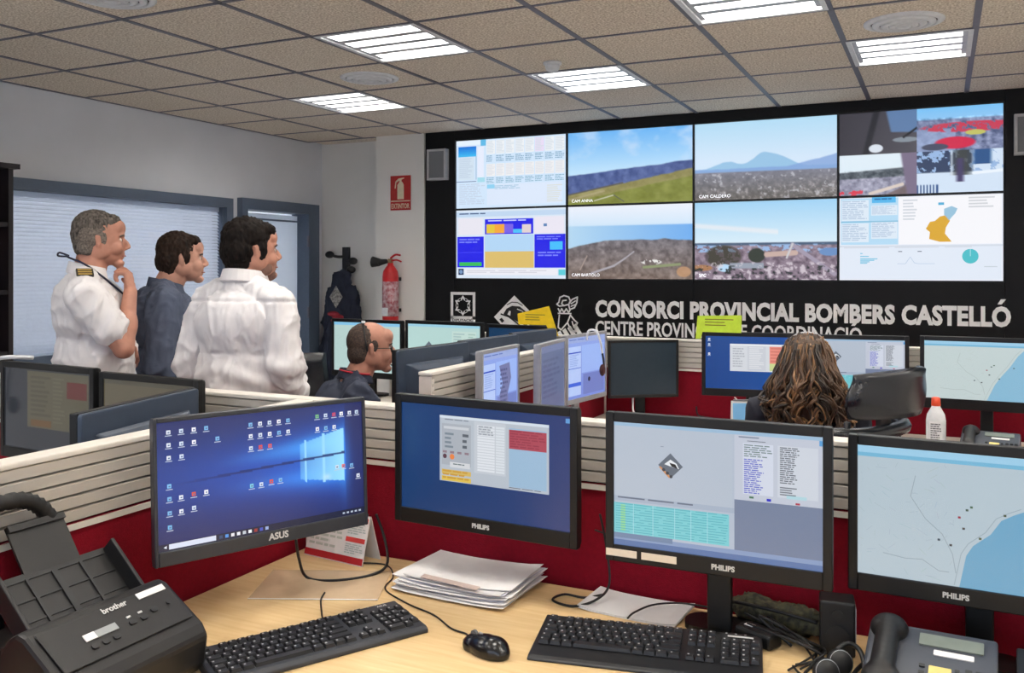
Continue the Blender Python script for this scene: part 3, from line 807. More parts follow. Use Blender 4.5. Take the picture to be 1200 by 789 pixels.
# crest with a winged helm and stripes
e3 = thing('wall_emblem', 'white outlined crest with a winged helm above diagonal stripes', 'emblem', (-2.71, FY, 1.13), 0)
mb = MB(); w = .011
stroke(mb, [(-.055, .10), (-.045, .14), (-.01, .155), (.03, .145), (.045, .115), (.03, .085), (-.01, .075), (-.03, .09), (-.02, .115), (.01, .118)], w)
stroke(mb, [(-.055, .10), (-.072, .085), (-.05, .07), (-.01, .075)], w)
stroke(mb, [(.03, .085), (.06, .125), (.105, .145), (.10, .10), (.08, .06), (.04, .045), (.03, .085)], w); stroke(mb, [(.05, .09), (.09, .115)], w * .8); stroke(mb, [(.05, .07), (.085, .085)], w * .8)
stroke(mb, [(-.06, .05), (-.045, .02), (-.03, .05), (-.01, .02), (.01, .05), (.03, .02), (.045, .045)], w); stroke(mb, [(-.06, .012), (.05, .012)], w)
stroke(mb, [(-.05, .0), (-.06, -.10), (-.035, -.12), (.02, -.06), (.045, .0)], w); stroke(mb, [(.045, .0), (.08, -.04), (.105, -.06), (.085, -.10), (.09, -.13), (.05, -.12), (.02, -.06)], w); stroke(mb, [(.06, -.05), (.075, -.10)], w * .8)
for k in range(4):
    x = -.07 + k * .045; flat(mb, [(x, -.145 + k * .02), (x + .026, -.125 + k * .02), (x + .10, -.235 + k * .02), (x + .07, -.25 + k * .02)])
mb.build('crest', m_letter, e3)

# wall speakers
m_spk = M('speaker_grey', (186, 186, 188), .55); m_grill = M('speaker_grille', (120, 122, 126), .7, vary=.3, vscale=400)
for x, z, lab in ((-3.868, 2.385, 'white wall speaker beside the upper left display'), (.515, 2.362, 'white wall speaker at the right edge of the photo')):
    sp = thing('wall_speaker', lab, 'speaker', (x, FY, z), 0, 'wall speakers')
    fr = MB()
    for s in (-1, 1): fr.box((s * .083, -.03, 0), (.018, .06, .262)); fr.box((0, -.03, s * .122), (.148, .06, .018))
    fr.build('cabinet', m_spk, sp); MB().box((0, -.025, 0), (.148, .05, .226)).build('grille', m_grill, sp)

# ---------------------------------------------------------------- extinguisher corner
PY = 6.62
sg = thing('fire_extinguisher_sign', 'red extinguisher sign reading EXTINTOR on the white pillar', 'sign', (-4.245, PY, 2.16))
m_red = M('red_enamel', (176, 34, 32), .45); m_cream = M('cream_print', (226, 214, 186), .6)
MB().box((0, -.004, 0), (.205, .008, .30)).build('plate', m_red, sg)
mb = MB(); flat(mb, [(-.03, -.055), (.035, -.055), (.035, .07), (.02, .095), (.012, .095), (.012, .115), (.04, .125), (.035, .132), (-.02, .125), (-.05, .10), (-.058, .04), (-.048, .04), (-.042, .09), (-.008, .108), (-.008, .095), (-.03, .07)], .002, .008); flat(mb, [(-.098, -.075), (.098, -.075), (.098, -.067), (-.098, -.067)], .002, .008)
mb.build('pictogram', m_cream, sg)
put('lettering', text_mesh('EXTINTOR', .06, .0005, .001, width=.185, mat=m_cream), sg, (-.092, -.0095, -.135))
ex = thing('fire_extinguisher', 'red fire extinguisher with black horn hung on the white pillar', 'fire extinguisher', (-4.29, PY - .095, .99))
m_exred = M('extinguisher_red', (196, 30, 34), .28); m_hose = M('black_rubber', (16, 16, 18), .6)
MB().lathe([(.060, 0), (.070, .01), (.070, .44), (.062, .49), (.040, .525), (.026, .54), (.024, .56)], 24).build('cylinder', m_exred, ex)
MB().lathe([(.0712, .10), (.0712, .40)], 24).build('label_band', M('extinguisher_label', (206, 186, 190), .5, vscale=30, rgb2=(150, 40, 60)), ex)
mb = MB().box((-.01, -.0725, .14), (.06, .004, .07)); mb.build('white_sticker', m_white, ex)
MB().box((0, 0, .575), (.03, .04, .04)).build('valve', M('brass', (150, 130, 90), .4, .6), ex)
MB().tube([(-.0, 0, .60), (.05, 0, .63), (.10, 0, .625)], .009).tube([(.0, 0, .575), (.06, 0, .585), (.11, 0, .57)], .008).build('lever', m_exred, ex)
MB().cyl((-.03, -.01, .575), (-.10, -.02, .565), .018, .030).cyl((-.10, -.02, .565), (-.165, -.03, .57), .034, .048).build('horn', m_hose, ex)
MB().box((0, .045, .42), (.10, .10, .03)).box((0, .045, .15), (.10, .1, .03)).build('bracket', m_hose, ex)
# coat rack with a jacket
RY = 6.85
ck = thing('coat_rack', 'black wall coat rack with curved hooks beside the doorway', 'coat rack', (-4.98, RY, 1.30))
mb = MB().box((0, -.015, .12), (.07, .03, .56)); mb.build('back_plate', m_dark, ck)
for k, (x, z) in enumerate(((-.14, .33), (.12, .27), (.10, .19))):
    s = 1 if x > 0 else -1
    mb = MB().tube([(s * .02, -.03, z - .02), (x * .5, -.05, z - .02), (x * .8, -.07, z - .01)], .014)
    mb.build('hook', m_dark, ck)
    hk = [ell((x, -.08, z), (.05, .03, .035))]
    blob('hook_knob', hk, .01, 1, m_dark, ck)
m_navy = M('navy_fabric', (26, 32, 50), .85, vary=.15, vscale=30, bump=.2)
jk = thing('hanging_jacket', 'dark navy jacket with a grey badge hanging from the coat rack', 'jacket', (-4.95, RY - .12, .0))
blob('jacket_body', [cap((-.0, -.01, 1.40), (-.01, 0, 1.2), .085, .14), cap((-.01, 0, 1.2), (-.01, 0, .62), .15, .19), cap((-.1, .0, 1.25), (-.17, 0, .68), .075, .075), cap((.11, -.01, 1.27), (.17, -.01, .75), .075, .07)],
     .016, 4, m_navy, jk, disp=folds(.03, (10, 10, 4), 4), post=lambda c: c * np.array([1, .62, 1]))
mb = MB(); flat(mb, [(0, .10), (.07, 0), (0, -.10), (-.07, 0)], .006); mb.build('badge', M('badge_grey', (170, 166, 160), .6, vscale=60, rgb2=(70, 66, 64)), jk, (.02, -.115, 1.245))
blob('red_patch', [ell((-.02, -.10, 1.09), (.07, .03, .026)), ell((.03, -.10, 1.06), (.06, .03, .028)), ell((.0, -.10, 1.03), (.05, .03, .02))], .008, 2, M('jacket_red', (150, 30, 44), .8), jk)

# bookcase at the left edge
m_bcase = M('dark_wood', (34, 24, 26), .5, vary=.2, vscale=8, stretch=(1, 1, .1))
bk = thing('bookcase', 'tall dark wooden bookcase at the left edge of the photo', 'bookcase', (-5.10, 2.87, 0))
for y in (-.65, 0, .62): MB().box((0, y, 1.045), (.30, .03, 2.09)).build('side_panel', m_bcase, bk)
MB().box((.0, -.015, 2.105), (.34, 1.36, .03)).build('top_board', m_bcase, bk)
for z in (.08, .50, 1.0, 1.36, 1.76):
    MB().box((.0, -.325, z), (.29, .615, .025)).build('shelf', m_bcase, bk); MB().box((.0, .31, z), (.29, .585, .025)).build('shelf', m_bcase, bk)
MB().box((-.145, -.015, 1.05), (.01, 1.27, 2.05)).build('back_panel', m_bcase, bk)
fb = thing('file_box', 'small dark box on top of the bookcase', 'box', (-5.02, 3.28, 2.12))
MB().box((0, 0, .035), (.16, .24, .07)).build('box_body', m_dark, fb, bevel=.004); MB().box((0, 0, .075), (.165, .245, .012)).build('lid', m_dark, fb)
# ---------------------------------------------------------------- partitions
m_slat = M('champagne_aluminium', (186, 180, 172), .45, .1, vary=.015, vscale=5)
m_rail = M('pale_rail', (222, 216, 208), .4, .1, vary=.03)
m_redfab = M('red_fabric', (124, 6, 28), .9, vary=.08, vscale=120, bump=.3, bscale=500, spec=.2)
PT = 1.137
def partition(label, p0, p1, sides=(-1, 1)):
    """screen from p0 to p1; local x along it, local -y is side -1"""
    d = Vector((p1[0] - p0[0], p1[1] - p0[1])); L = d.length; a = math.atan2(d.y, d.x)
    root = thing('desk_partition', label, 'partition', (p0[0], p0[1], 0), a, 'slatted desk partitions')
    MB().box((L / 2, 0, .525), (L, .042, .93)).build('fabric_panel', m_redfab, root)
    MB().box((L / 2, 0, 1.05), (L - .004, .022, .15)).build('core', m_slat, root)
    MB().box((L / 2, 0, PT - .006), (L, .056, .012)).build('top_rail', m_rail, root, bevel=.003)
    MB().box((L / 2, 0, .982), (L, .052, .012)).build('lower_rail', m_rail, root)
    for k in range(5):
        z = .992 + k * .0268 + .0134
        for s in sides:
            pr = [(0, -.0124), (.008, -.0124), (.0135, -.0105), (.0145, .0100), (.008, .0116), (0, .0116)]
            y0 = s * .011
            ring = lambda x: [(x, y0 + s * p[0], z + p[1]) for p in pr]
            mb = MB().loft([ring(.006), ring(L - .006)], smooth=False); mb.build('slat', m_slat, root)
    for x in (.012, L - .012):
        MB().box((x, 0, .56), (.022, .05, 1.12)).build('end_post', m_rail, root)
    return root
partition('red partition along the left of the near desk, behind the scanner', (-1.592, .25), (-1.592, 1.995))
partition('long red partition behind the four near monitors', (-3.25, 2.025), (1.5, 2.025))
partition('red partition with monitors on both sides in the middle of the room', (-1.632, 2.70), (-1.632, 4.515))
partition('long red partition under the video wall lettering', (-2.98, 4.545), (1.6, 4.545))

# ---------------------------------------------------------------- desks
m_desk = M('maple_laminate', (214, 180, 128), .38, vary=.04, vscale=6, rgb2=(226, 196, 148), stretch=(1.2, 14, 14))
m_deskw = M('pale_laminate', (216, 210, 200), .4, vary=.03)
m_steel = M('desk_steel', (120, 120, 124), .4, .5)
def desk(label, poly, m, legs, loc=(0, 0, 0)):
    root = thing('desk', label, 'desk', loc)
    MB().prism(poly, .025, None, .715).build('desktop', m, root, bevel=.003)
    for x, y in legs:
        mb = MB().box((x, y, .36), (.05, .05, .71)).box((x, y, .01), (.09, .09, .02)); mb.build('leg', m_steel, root)
    return root
desk('near maple desk with keyboards, mouse and four monitors', [(-1.562, .30), (-.85, .30), (-.70, .80), (-.35, 1.05), (1.35, 1.05), (1.35, 1.99), (-1.562, 1.99)], m_desk, ((-1.5, .4), (-.95, .4), (-1.5, 1.9), (1.25, 1.15), (1.25, 1.9), (-.3, 1.9)))
desk('desk beyond the left partition holding three monitors', [(-1.625, .9), (-1.625, 1.99), (-3.1, 1.99), (-3.1, 1.45), (-2.1, 1.45), (-2.1, .9)], m_deskw, ((-1.7, 1.0), (-3.0, 1.55), (-3.0, 1.9), (-1.7, 1.9)))
desk('pale desk of the woman with long hair', [(-1.60, 2.75), (-1.15, 2.75), (-1.10, 3.7), (-.85, 3.9), (1.4, 3.9), (1.4, 4.51), (-1.60, 4.51)], m_deskw, ((-1.5, 2.85), (-1.2, 2.85), (1.3, 4.0), (1.3, 4.4), (-1.5, 4.4)))
desk('pale desk in front of the seated man', [(-1.665, 2.75), (-1.665, 4.51), (-3.45, 4.51), (-3.45, 3.95), (-2.2, 3.95), (-1.98, 3.8), (-1.98, 2.75)], m_deskw, ((-1.75, 2.85), (-1.75, 4.4), (-3.35, 4.4), (-3.35, 4.05)))

# ---------------------------------------------------------------- monitors
m_scr = screen_mat('monitor_picture', SCREEN_POWER * 1.0, .22, .5)
m_scr_dim = screen_mat('monitor_picture_dim', SCREEN_POWER * .35, .22, .5)
m_off = M('switched_off_panel', (46, 58, 68), .25, vary=.03)
m_bez = M('black_bezel', (12, 12, 13), .42, vary=.08, spec=.4)
m_bezg = M('silver_bezel', (150, 150, 154), .38, .2)
m_bezb = M('slate_casing', (50, 62, 80), .38, vary=.06)
m_logo = M('logo_print', (206, 206, 204), .4)
def monitor(label, L, R, zt, h, content=None, bez=None, back=None, sb=.018, tb=.02, bb=.035, thick=.042, logo=None, scr=None, tilt=0.0, stand=True, desk_z=.74, off=False, group='desktop monitors', name='monitor', stickers=None, fy=.10, arm=.17, bg=None):
    bez = bez or m_bez; back = back or bez; scr = scr or m_scr
    w = math.hypot(R[0] - L[0], R[1] - L[1]); a = math.atan2(R[1] - L[1], R[0] - L[0])
    cx, cy = (L[0] + R[0]) / 2, (L[1] + R[1]) / 2
    root = thing(name, label, 'monitor', (cx, cy, desk_z), a, group)
    zc = zt - desk_z - h / 2
    head = Matrix.Translation((0, 0, zc)) @ Matrix.Rotation(tilt, 4, 'X')
    def place(o):
        o.matrix_local = head @ o.matrix_basis; return o
    fr = MB()
    fr.rbox((-w / 2 + sb / 2, .010, 0), (sb, .020, h), .003, 1); fr.rbox((w / 2 - sb / 2, .010, 0), (sb, .020, h), .003, 1)
    fr.box((0, .010, h / 2 - tb / 2), (w - 2 * sb, .020, tb)); fr.box((0, .010, -h / 2 + bb / 2), (w - 2 * sb, .020, bb))
    bz = place(fr.build('bezel', bez, root, bevel=.002))
    hs = MB().rbox((0, .0195, 0), (w - .004, .021, h - .004), .008, 1); place(hs.build('housing', back, root, bevel=.003))
    bk = MB()
    rg = lambda y, s: [(sx * w * s * .5, y, sz * h * s * .46 - .01) for sx, sz in ((-1, -1), (1, -1), (1, 1), (-1, 1))]
    bk.loft([rg(.0295, .80), rg(thick, .74), rg(thick + .012, .60)], smooth=False)
    place(bk.build('back_cover', back, root, bevel=.004))
    sw, sh = w - 2 * sb, h - tb - bb; zo = (bb - tb) / 2
    if off:
        s = place(MB().box((0, .006, zo), (sw, .006, sh)).build('screen', m_off, root))
    else:
        cv = Canvas(sw, sh); content(cv)
        s = cv.build('screen', scr, root, (0, .0045, zo)); place(s)
        if bg is not None:
            put('wallpaper', image_mesh('wallpaper', bg(), sw, sh, scr), s, (0, -.0001, 0))
    if logo:
        txt, u, sz = logo
        put('logo', text_mesh(txt, sz, .0003, .0006, 'CENTER', m_logo), bz, (u, -.0008, -h / 2 + bb * .36))
    for (u0, u1) in stickers or ():
        MB().box(((u0 + u1) / 2, -.001, -h / 2 + bb * .55), (u1 - u0, .0012, bb * .42)).build('sticker', M('sticker_cream', (230, 216, 196), .6), bz)
    if stand == 'arm':
        MB().box((0, thick + .012 + .012, zc), (.08, .026, .08)).build('mount_plate', m_bez, root, bevel=.004)
        MB().box((0, (thick + .03 + arm) / 2, zc - .02), (.035, arm - thick - .03, .03)).build('mount_arm', m_bez, root)
        if arm > .2:
            MB().box((.0, thick + .04, zc - .09), (.03, .028, .17)).build('mount_post', m_bez, root)
    elif stand:
        zb = zt - desk_z - h
        MB().box((0, .066, (zb + .12) / 2 + .005), (.05, .020, zb + .12)).build('neck', m_bez if bez is not m_bezg else m_bezg, root, bevel=.004)
        MB().rbox((0, fy, .007), (.16, .09, .013), .04, 2).build('foot', m_bez if bez is not m_bezg else m_bezg, root)
    return root
# --- screen pictures
def win_icons(cv, pts, s=.016):
    cols = [(226, 232, 240), (206, 220, 236), (240, 240, 244), (120, 180, 226)]
    for k, p in enumerate(pts):
        u, v = p[0], p[1]; c = p[2] if len(p) > 2 else cols[k % 4]
        cv.rect(u - s * .55, v - s, u + s * .55, v + s, c, 5); cv.rect(u - s * .2, v - s * .2, u + s * .3, v + s * .5, (90, 110, 150), 6)
        cv.rect(u - s * .9, v + s * 1.5, u + s * .9, v + s * 1.9, (190, 200, 216), 5)
def wallpaper():
    H, W = 130, 216; u, v = np.meshgrid(np.linspace(0, 1, W), np.linspace(0, 1, H))
    im = np.zeros((H, W, 3)) + np.array((30, 37, 92.))
    def add(m, c): nonlocal im; m = np.clip(m, 0, 1)[..., None]; im = im * (1 - m) + np.array(c, float) * m
    du = np.clip(.86 - u, 0, 1)
    add(1.0 * np.exp(-((v - .47) / .34) ** 2) * np.exp(-du * 1.0) * (u < .905) + .35 * np.exp(-((v - .55) / .35) ** 2) * (u >= .905) * np.exp(-(u - .9) * 14), (24, 92, 214))
    up = np.exp(-((v - (.36 - .10 * (u - .5))) / (.045 + .10 * np.clip(u - .3, 0, 1))) ** 2); lo = np.exp(-((v - (.60 + .02 * (u - .5))) / (.05 + .10 * np.clip(u - .3, 0, 1))) ** 2)
    fade = np.clip((u - .22) / .5, 0, 1) ** 1.3 * (u < .90)
    add(.95 * up * fade, (64, 158, 250)); add(.85 * lo * fade, (52, 140, 246))
    add(.45 * np.exp(-((v - .50) / .30) ** 2) * np.exp(-((u - .90) / .03) ** 2), (60, 150, 240))
    top = .315 - .10 * (u - .66) / .24; bot = .615 + .07 * (u - .66) / .24
    inw = (u > .665) & (u < .895) & (v > top) & (v < bot)
    add(inw * (.45 + .55 * np.clip((u - .66) / .23, 0, 1)), (150, 220, 254))
    add(((np.abs(u - .69) < .006) | (np.abs(u - .785) < .007)) & (v > top - .02) & (v < bot + .02), (150, 214, 250))
    add((np.abs(v - (.495 - .075 * (u - .1))) < .010) * np.clip((u - .06) * 3, 0, .85) * (u < .9), (16, 40, 104))
    add(.5 * np.exp(-(((u - .80) / .022) ** 2 + ((v - .63) / .028) ** 2)), (226, 240, 240))
    return im
def pic_desktop(cv):
    cv.rect(0, 0, 1, 1, (28, 36, 88), 0)
    ic = [(.05 + .055 * i, .08) for i in range(4)] + [(.05 + .055 * i, .18) for i in range(3)] + [(.265, .175)] + [(.05, .28), (.105, .28)] + [(.05, .50, (120, 190, 236))] + [(.05, .60), (.10, .60), (.155, .59, (206, 80, 60)), (.21, .59)] + [(.05, .71), (.10, .71), (.155, .70)] + [(.05, .82, (110, 180, 226))]
    ic += [(.42 + .046 * i, .095) for i in range(5)] + [(.42 + .046 * i, .19) for i in range(5)] + [(.42, .29), (.466, .29, (220, 70, 60)), (.512, .29, (220, 90, 80))] + [(.42, .60, (120, 200, 220)), (.466, .60), (.515, .59, (216, 80, 60)), (.56, .59)]
    ic += [(.755, .09, (120, 190, 120)), (.80, .09), (.845, .09, (200, 60, 90)), (.885, .09, (250, 250, 250)), (.93, .09), (.97, .09)] + [(.755, .20), (.80, .20), (.845, .20)] + [(.855, .555), (.89, .555, (220, 120, 120)), (.935, .56), (.97, .66)]
    win_icons(cv, ic)
    cv.rect(0, .945, 1, 1, (22, 28, 58), 3); cv.rect(.045, .95, .25, .99, (216, 222, 240), 5); cv.poly([(.022, .97), (.035, .958), (.035, .982)], (230, 235, 245), 5)
    for k in range(9): cv.rect(.265 + k * .027, .958, .28 + k * .027, .984, [(40, 70, 110), (80, 150, 230), (230, 230, 235), (230, 235, 240), (190, 200, 210), (236, 240, 244), (150, 50, 50), (60, 80, 190), (150, 170, 220)][k], 5)
    for k in range(5): cv.rect(.88 + k * .022, .965, .892 + k * .022, .98, (190, 200, 216), 5)
def pic_console(cv):
    cv.grad(0, 0, 1, 1, (12, 54, 104), (38, 56, 110), 10, 0, False)
    u0, v0, u1, v1 = .245, .09, .885, .70
    X = lambda u: u0 + (u1 - u0) * u; Y = lambda v: v0 + (v1 - v0) * v
    cv.rect(u0, v0, u1, v1, (178, 186, 196), 1); cv.rect(u0, v0, u1, Y(.04), (206, 216, 226), 2)
    cv.rect(X(.02), Y(.12), X(.30), Y(.75), (166, 172, 180), 2); cv.rect(X(.04), Y(.16), X(.28), Y(.2), (196, 200, 206), 3)
    cv.dashes(X(.05), Y(.26), X(.14), Y(.52), 4, (120, 132, 142), 3); cv.dashes(X(.22), Y(.26), X(.28), Y(.52), 3, (90, 96, 104), 3)
    for k, c in enumerate([(130, 140, 150)] * 4): cv.rect(X(.03 + k * .07), Y(.535), X(.07 + k * .07), Y(.57), (140, 120, 130), 3)
    cv.circle(X(.05), Y(.62), .022, (90, 60, 70), 3); cv.circle(X(.12), Y(.62), .026, (226, 130, 70), 3)
    cv.rect(X(.10), Y(.70), X(.29), Y(.78), (206, 208, 212), 3); cv.dashes(X(.13), Y(.72), X(.25), Y(.75), 1, (80, 100, 100), 4, words=2)
    cv.rect(X(.02), Y(.82), X(.30), Y(.89), (206, 176, 96), 3); cv.rect(X(.02), Y(.92), X(.30), Y(.99), (216, 186, 80), 3); cv.dashes(X(.03), Y(.83), X(.29), Y(.98), 3, (196, 150, 60), 4, words=2)
    cv.rect(X(.33), Y(.05), X(.62), Y(.82), (190, 196, 204), 2)
    for k in range(17): cv.rect(X(.36), Y(.10 + k * .041), X(.52), Y(.13 + k * .041), (216, 220, 226), 3); cv.rect(X(.53), Y(.10 + k * .041), X(.61), Y(.13 + k * .041), (210, 216, 222), 3)
    cv.dashes(X(.37), Y(.11), X(.51), Y(.26), 4, (150, 156, 164), 4, words=2)
    cv.rect(X(.65), Y(.10), X(.98), Y(.96), (150, 180, 206), 2); cv.rect(X(.65), Y(.12), X(.98), Y(.40), (166, 70, 84), 3); cv.dashes(X(.66), Y(.13), X(.97), Y(.39), 7, (146, 56, 72), 4, words=2)
    cv.dashes(X(.65), Y(.965), X(.96), Y(.985), 1, (90, 96, 106), 3, words=2); cv.dashes(X(.05), Y(.05), X(.3), Y(.08), 1, (120, 130, 140), 3, words=2)
    cv.rect(.975, .02, 1, .06, (90, 150, 206), 1)
def diamond_logo(cv, u, v, r):
    a = cv.h / cv.w
    cv.poly([(u, v - r), (u + r * a, v), (u, v + r), (u - r * a, v)], (96, 104, 116), 3); cv.poly([(u - .8 * r * a, v + .1 * r), (u, v + .85 * r), (u - .1 * r * a, v + r), (u - .95 * r * a, v + .15 * r)], (200, 140, 90), 4)
    cv.poly([(u - .5 * r * a, v - .1 * r), (u, v - .5 * r), (u + .5 * r * a, v - .2 * r), (u + .7 * r * a, v + .2 * r), (u + .2 * r * a, v + .1 * r)], (224, 228, 232), 4); cv.poly([(u - .1 * r * a, v - .25 * r), (u + .4 * r * a, v - .15 * r), (u + .6 * r * a, v + .2 * r), (u + .1 * r * a, v + .05 * r)], (24, 26, 30), 5)
    for k in range(3): cv.circle(u + (-.55 + .3 * k) * r * a, v + (.35 + .25 * k) * r, r * .13, (60, 60, 66), 5)
def pic_dispatch(cv):
    cv.rect(0, 0, 1, 1, (172, 182, 198), 0); cv.rect(0, 0, 1, .03, (150, 180, 206)); cv.rect(0, .03, .59, .60, (174, 184, 198))
    diamond_logo(cv, .29, .32, .10); cv.rect(.24, .17, .255, .175, (130, 136, 150), 2)
    cv.rect(0, .60, .60, .64, (160, 172, 190)); cv.dashes(.02, .605, .44, .63, 1, (100, 110, 130), 2, words=2)
    cv.rect(.0, .655, .575, .90, (118, 196, 204)); cv.rect(.035, .67, .06, .88, (140, 206, 150), 2); cv.dashes(.01, .66, .57, .90, 12, (84, 168, 180), 3, .3, ragged=.02, words=2)
    for u in (.10, .20, .31, .39, .47): cv.rect(u, .655, u + .003, .90, (160, 210, 220), 4)
    cv.rect(.60, .03, 1, .53, (186, 192, 206)); cv.rect(.64, .09, .78, .48, (202, 208, 222), 2); cv.rect(.80, .09, .98, .48, (198, 204, 214), 2)
    cv.dashes(.645, .10, .775, .20, 6, (110, 130, 130), 3, words=2); cv.dashes(.645, .21, .74, .48, 17, (86, 92, 190), 3, words=2, seed=4); cv.dashes(.81, .10, .90, .38, 18, (90, 96, 104), 3, words=2, seed=8); cv.dashes(.81, .40, .89, .47, 4, (110, 116, 124), 3)
    cv.rect(.67, .495, .69, .51, (60, 110, 80), 3); cv.rect(.75, .50, .77, .52, (40, 40, 190), 3); cv.rect(.88, .51, .90, .525, (170, 60, 80), 3); cv.rect(.84, .46, .93, .485, (170, 206, 216), 3)
    cv.rect(.60, .53, 1, .94, (112, 124, 150), 1); cv.rect(0, .92, 1, .955, (130, 150, 186), 2); cv.rect(0, .955, 1, 1, (86, 112, 160), 2); cv.rect(0, .90, .3, .94, (110, 130, 160), 3)
    cv.rect(.985, .03, 1, .07, (80, 150, 206), 2); cv.dashes(.62, .04, .72, .06, 1, (120, 130, 150), 2); cv.dashes(.66, .07, .75, .08, 1, (90, 96, 110), 3)
def pic_map(cv, land=(172, 188, 198), sea=(104, 158, 190), side=False, sc=.68):
    cv.rect(0, 0, 1, 1, land, 0); cv.rect(0, 0, 1, .055, (150, 196, 222)); cv.rect(0, .055, 1, .085, (110, 174, 206))
    W = .80 if side else sc
    coast = [(1.0, .38), (.93, .42), (.86, .47), (.80, .58), (.70, .68), (.66, .76), (.64, .88), (.62, 1.0)]
    if side: coast = [(.98, .12), (.92, .22), (.84, .42), (.76, .58), (.70, .72), (.66, .86), (.62, 1.0)]
    coast = [(u * W, v) for u, v in coast]
    cv.poly(([(W, coast[0][1])] if side else [(1, .12), (.92, .2), (.84, .3)]) + coast + [(W if side else 1.0, 1.0)], sea, 1)
    lc = [c * .86 for c in land]
    cv.line([(.36 * W, .20), (.33 * W, .36), (.42 * W, .52), (.52 * W, .62), (.58 * W, .76), (.60 * W, .9)], .006, lc); cv.line([(.16 * W, .82), (.30 * W, .84), (.40 * W, .83), (.50 * W, .90), (.56 * W, .90)], .006, lc); cv.line([(u - .02, v - .01) for u, v in coast], .006, [c * .88 for c in land])
    r = random.Random(5)
    for k in range(60):
        u, v = r.uniform(.02, .6) * W, r.uniform(.12, .97); cv.line([(u, v), (u + r.uniform(-.05, .05), v + r.uniform(-.05, .05))], .003, [c * r.uniform(.9, .97) for c in land])
    for (u, v, c) in ((.62, .48, (150, 40, 60)), (.645, .56, (60, 60, 66)), (.665, .42, (70, 90, 80)), (.69, .395, (70, 100, 80)), (.50, .665, (70, 80, 90)), (.57, .695, (60, 60, 66)), (.74, .62, (80, 90, 60)), (.88, .43, (70, 80, 60))):
        cv.rect((u - .008) * W, v - .008, (u + .008) * W, v + .008, c, 3)
    if side:
        cv.rect(.80, .085, 1, 1, (196, 206, 214), 2); cv.dashes(.82, .12, .84, .80, 14, (150, 156, 164), 3); cv.circle(.92, .72, .02, (70, 76, 80), 3)
def pic_blank(cv):
    cv.rect(0, 0, 1, 1, (176, 208, 204), 0); cv.rect(0, 0, 1, .05, (150, 200, 220)); diamond_logo(cv, .30, .50, .16); cv.rect(.62, .12, .95, .9, (190, 214, 206)); cv.dashes(.64, .16, .80, .8, 12, (160, 186, 186), 2); cv.dashes(.84, .16, .94, .8, 12, (160, 190, 180), 2)
def pic_faint_map(cv):
    cv.rect(0, 0, 1, 1, (178, 204, 200), 0); cv.rect(0, 0, 1, .06, (130, 190, 224)); r = random.Random(2)
    for k in range(40):
        u, v = r.uniform(.05, .9), r.uniform(.15, .95); cv.line([(u, v), (u + r.uniform(-.08, .08), v + r.uniform(-.08, .08))], .005, (164, 190, 186))
def pic_form(cv):
    cv.grad(0, 0, 1, 1, (138, 160, 226), (120, 140, 214), 6, 0); cv.rect(0, 0, 1, .09, (150, 166, 214)); cv.dashes(.04, .03, .6, .06, 1, (90, 110, 180), 2, words=2)
    cv.rect(.02, .15, .34, .95, (176, 196, 240)); cv.rect(.02, .24, .34, .26, (40, 70, 190), 2); cv.rect(.02, .50, .34, .51, (50, 80, 196), 2); cv.rect(.02, .74, .34, .80, (60, 100, 214), 2)
    cv.dashes(.05, .28, .3, .48, 7, (150, 170, 224), 2); cv.rect(.40, .62, .97, .96, (112, 126, 190)); cv.circle(.56, .72, .04, (40, 46, 70), 2); cv.rect(.36, .14, .97, .60, (150, 176, 236))
def pic_form_map(cv):
    pic_form(cv); cv.poly([(.45, .20), (.75, .18), (.80, .40), (.70, .60), (.72, .85), (.50, .86), (.46, .60), (.55, .45)], (112, 116, 160), 4); cv.dashes(.48, .25, .70, .80, 9, (80, 84, 130), 5, words=2)
def pic_grey(cv): cv.rect(0, 0, 1, 1, (96, 106, 140), 0); cv.rect(.0, .0, 1, .1, (110, 120, 156)); cv.dashes(.1, .2, .8, .8, 8, (86, 96, 130), 2, words=2)
def pic_navy(cv): cv.rect(0, 0, 1, 1, (14, 52, 86), 0); cv.rect(.2, .3, .8, .9, (22, 62, 98))
def pic_console_far(cv):
    cv.grad(0, 0, 1, 1, (14, 64, 132), (20, 74, 150), 8, 0, False); win_icons(cv, [(.04, .06), (.04, .16), (.04, .34)], .02)
    cv.rect(.27, .14, 1.0, .66, (206, 210, 216), 1); cv.rect(.27, .14, 1.0, .17, (226, 230, 234), 2); cv.dashes(.30, .22, .43, .60, 8, (170, 174, 182), 2, words=2); cv.rect(.46, .18, .66, .64, (196, 200, 208), 2); cv.dashes(.48, .2, .64, .62, 12, (216, 218, 222), 3)
    cv.rect(.70, .18, .98, .50, (226, 140, 124), 2); cv.dashes(.71, .2, .97, .5, 5, (206, 120, 106), 3); cv.rect(.70, .5, .98, .64, (196, 206, 140), 2)
def pic_dispatch_far(cv):
    pic_dispatch(cv)
def pic_dull(cv):
    cv.rect(0, 0, 1, 1, (70, 74, 82), 0); cv.rect(.28, .02, .98, .72, (128, 122, 96)); cv.dashes(.32, .08, .56, .6, 9, (112, 106, 84), 2); cv.dashes(.58, .08, .72, .66, 12, (140, 134, 108), 2); cv.rect(.74, .12, .96, .32, (140, 66, 58), 2); cv.rect(.32, .62, .56, .70, (150, 110, 60), 2)
def pic_tan(cv): cv.rect(0, 0, 1, 1, (140, 130, 104), 0); cv.rect(0, 0, 1, .05, (120, 114, 96))

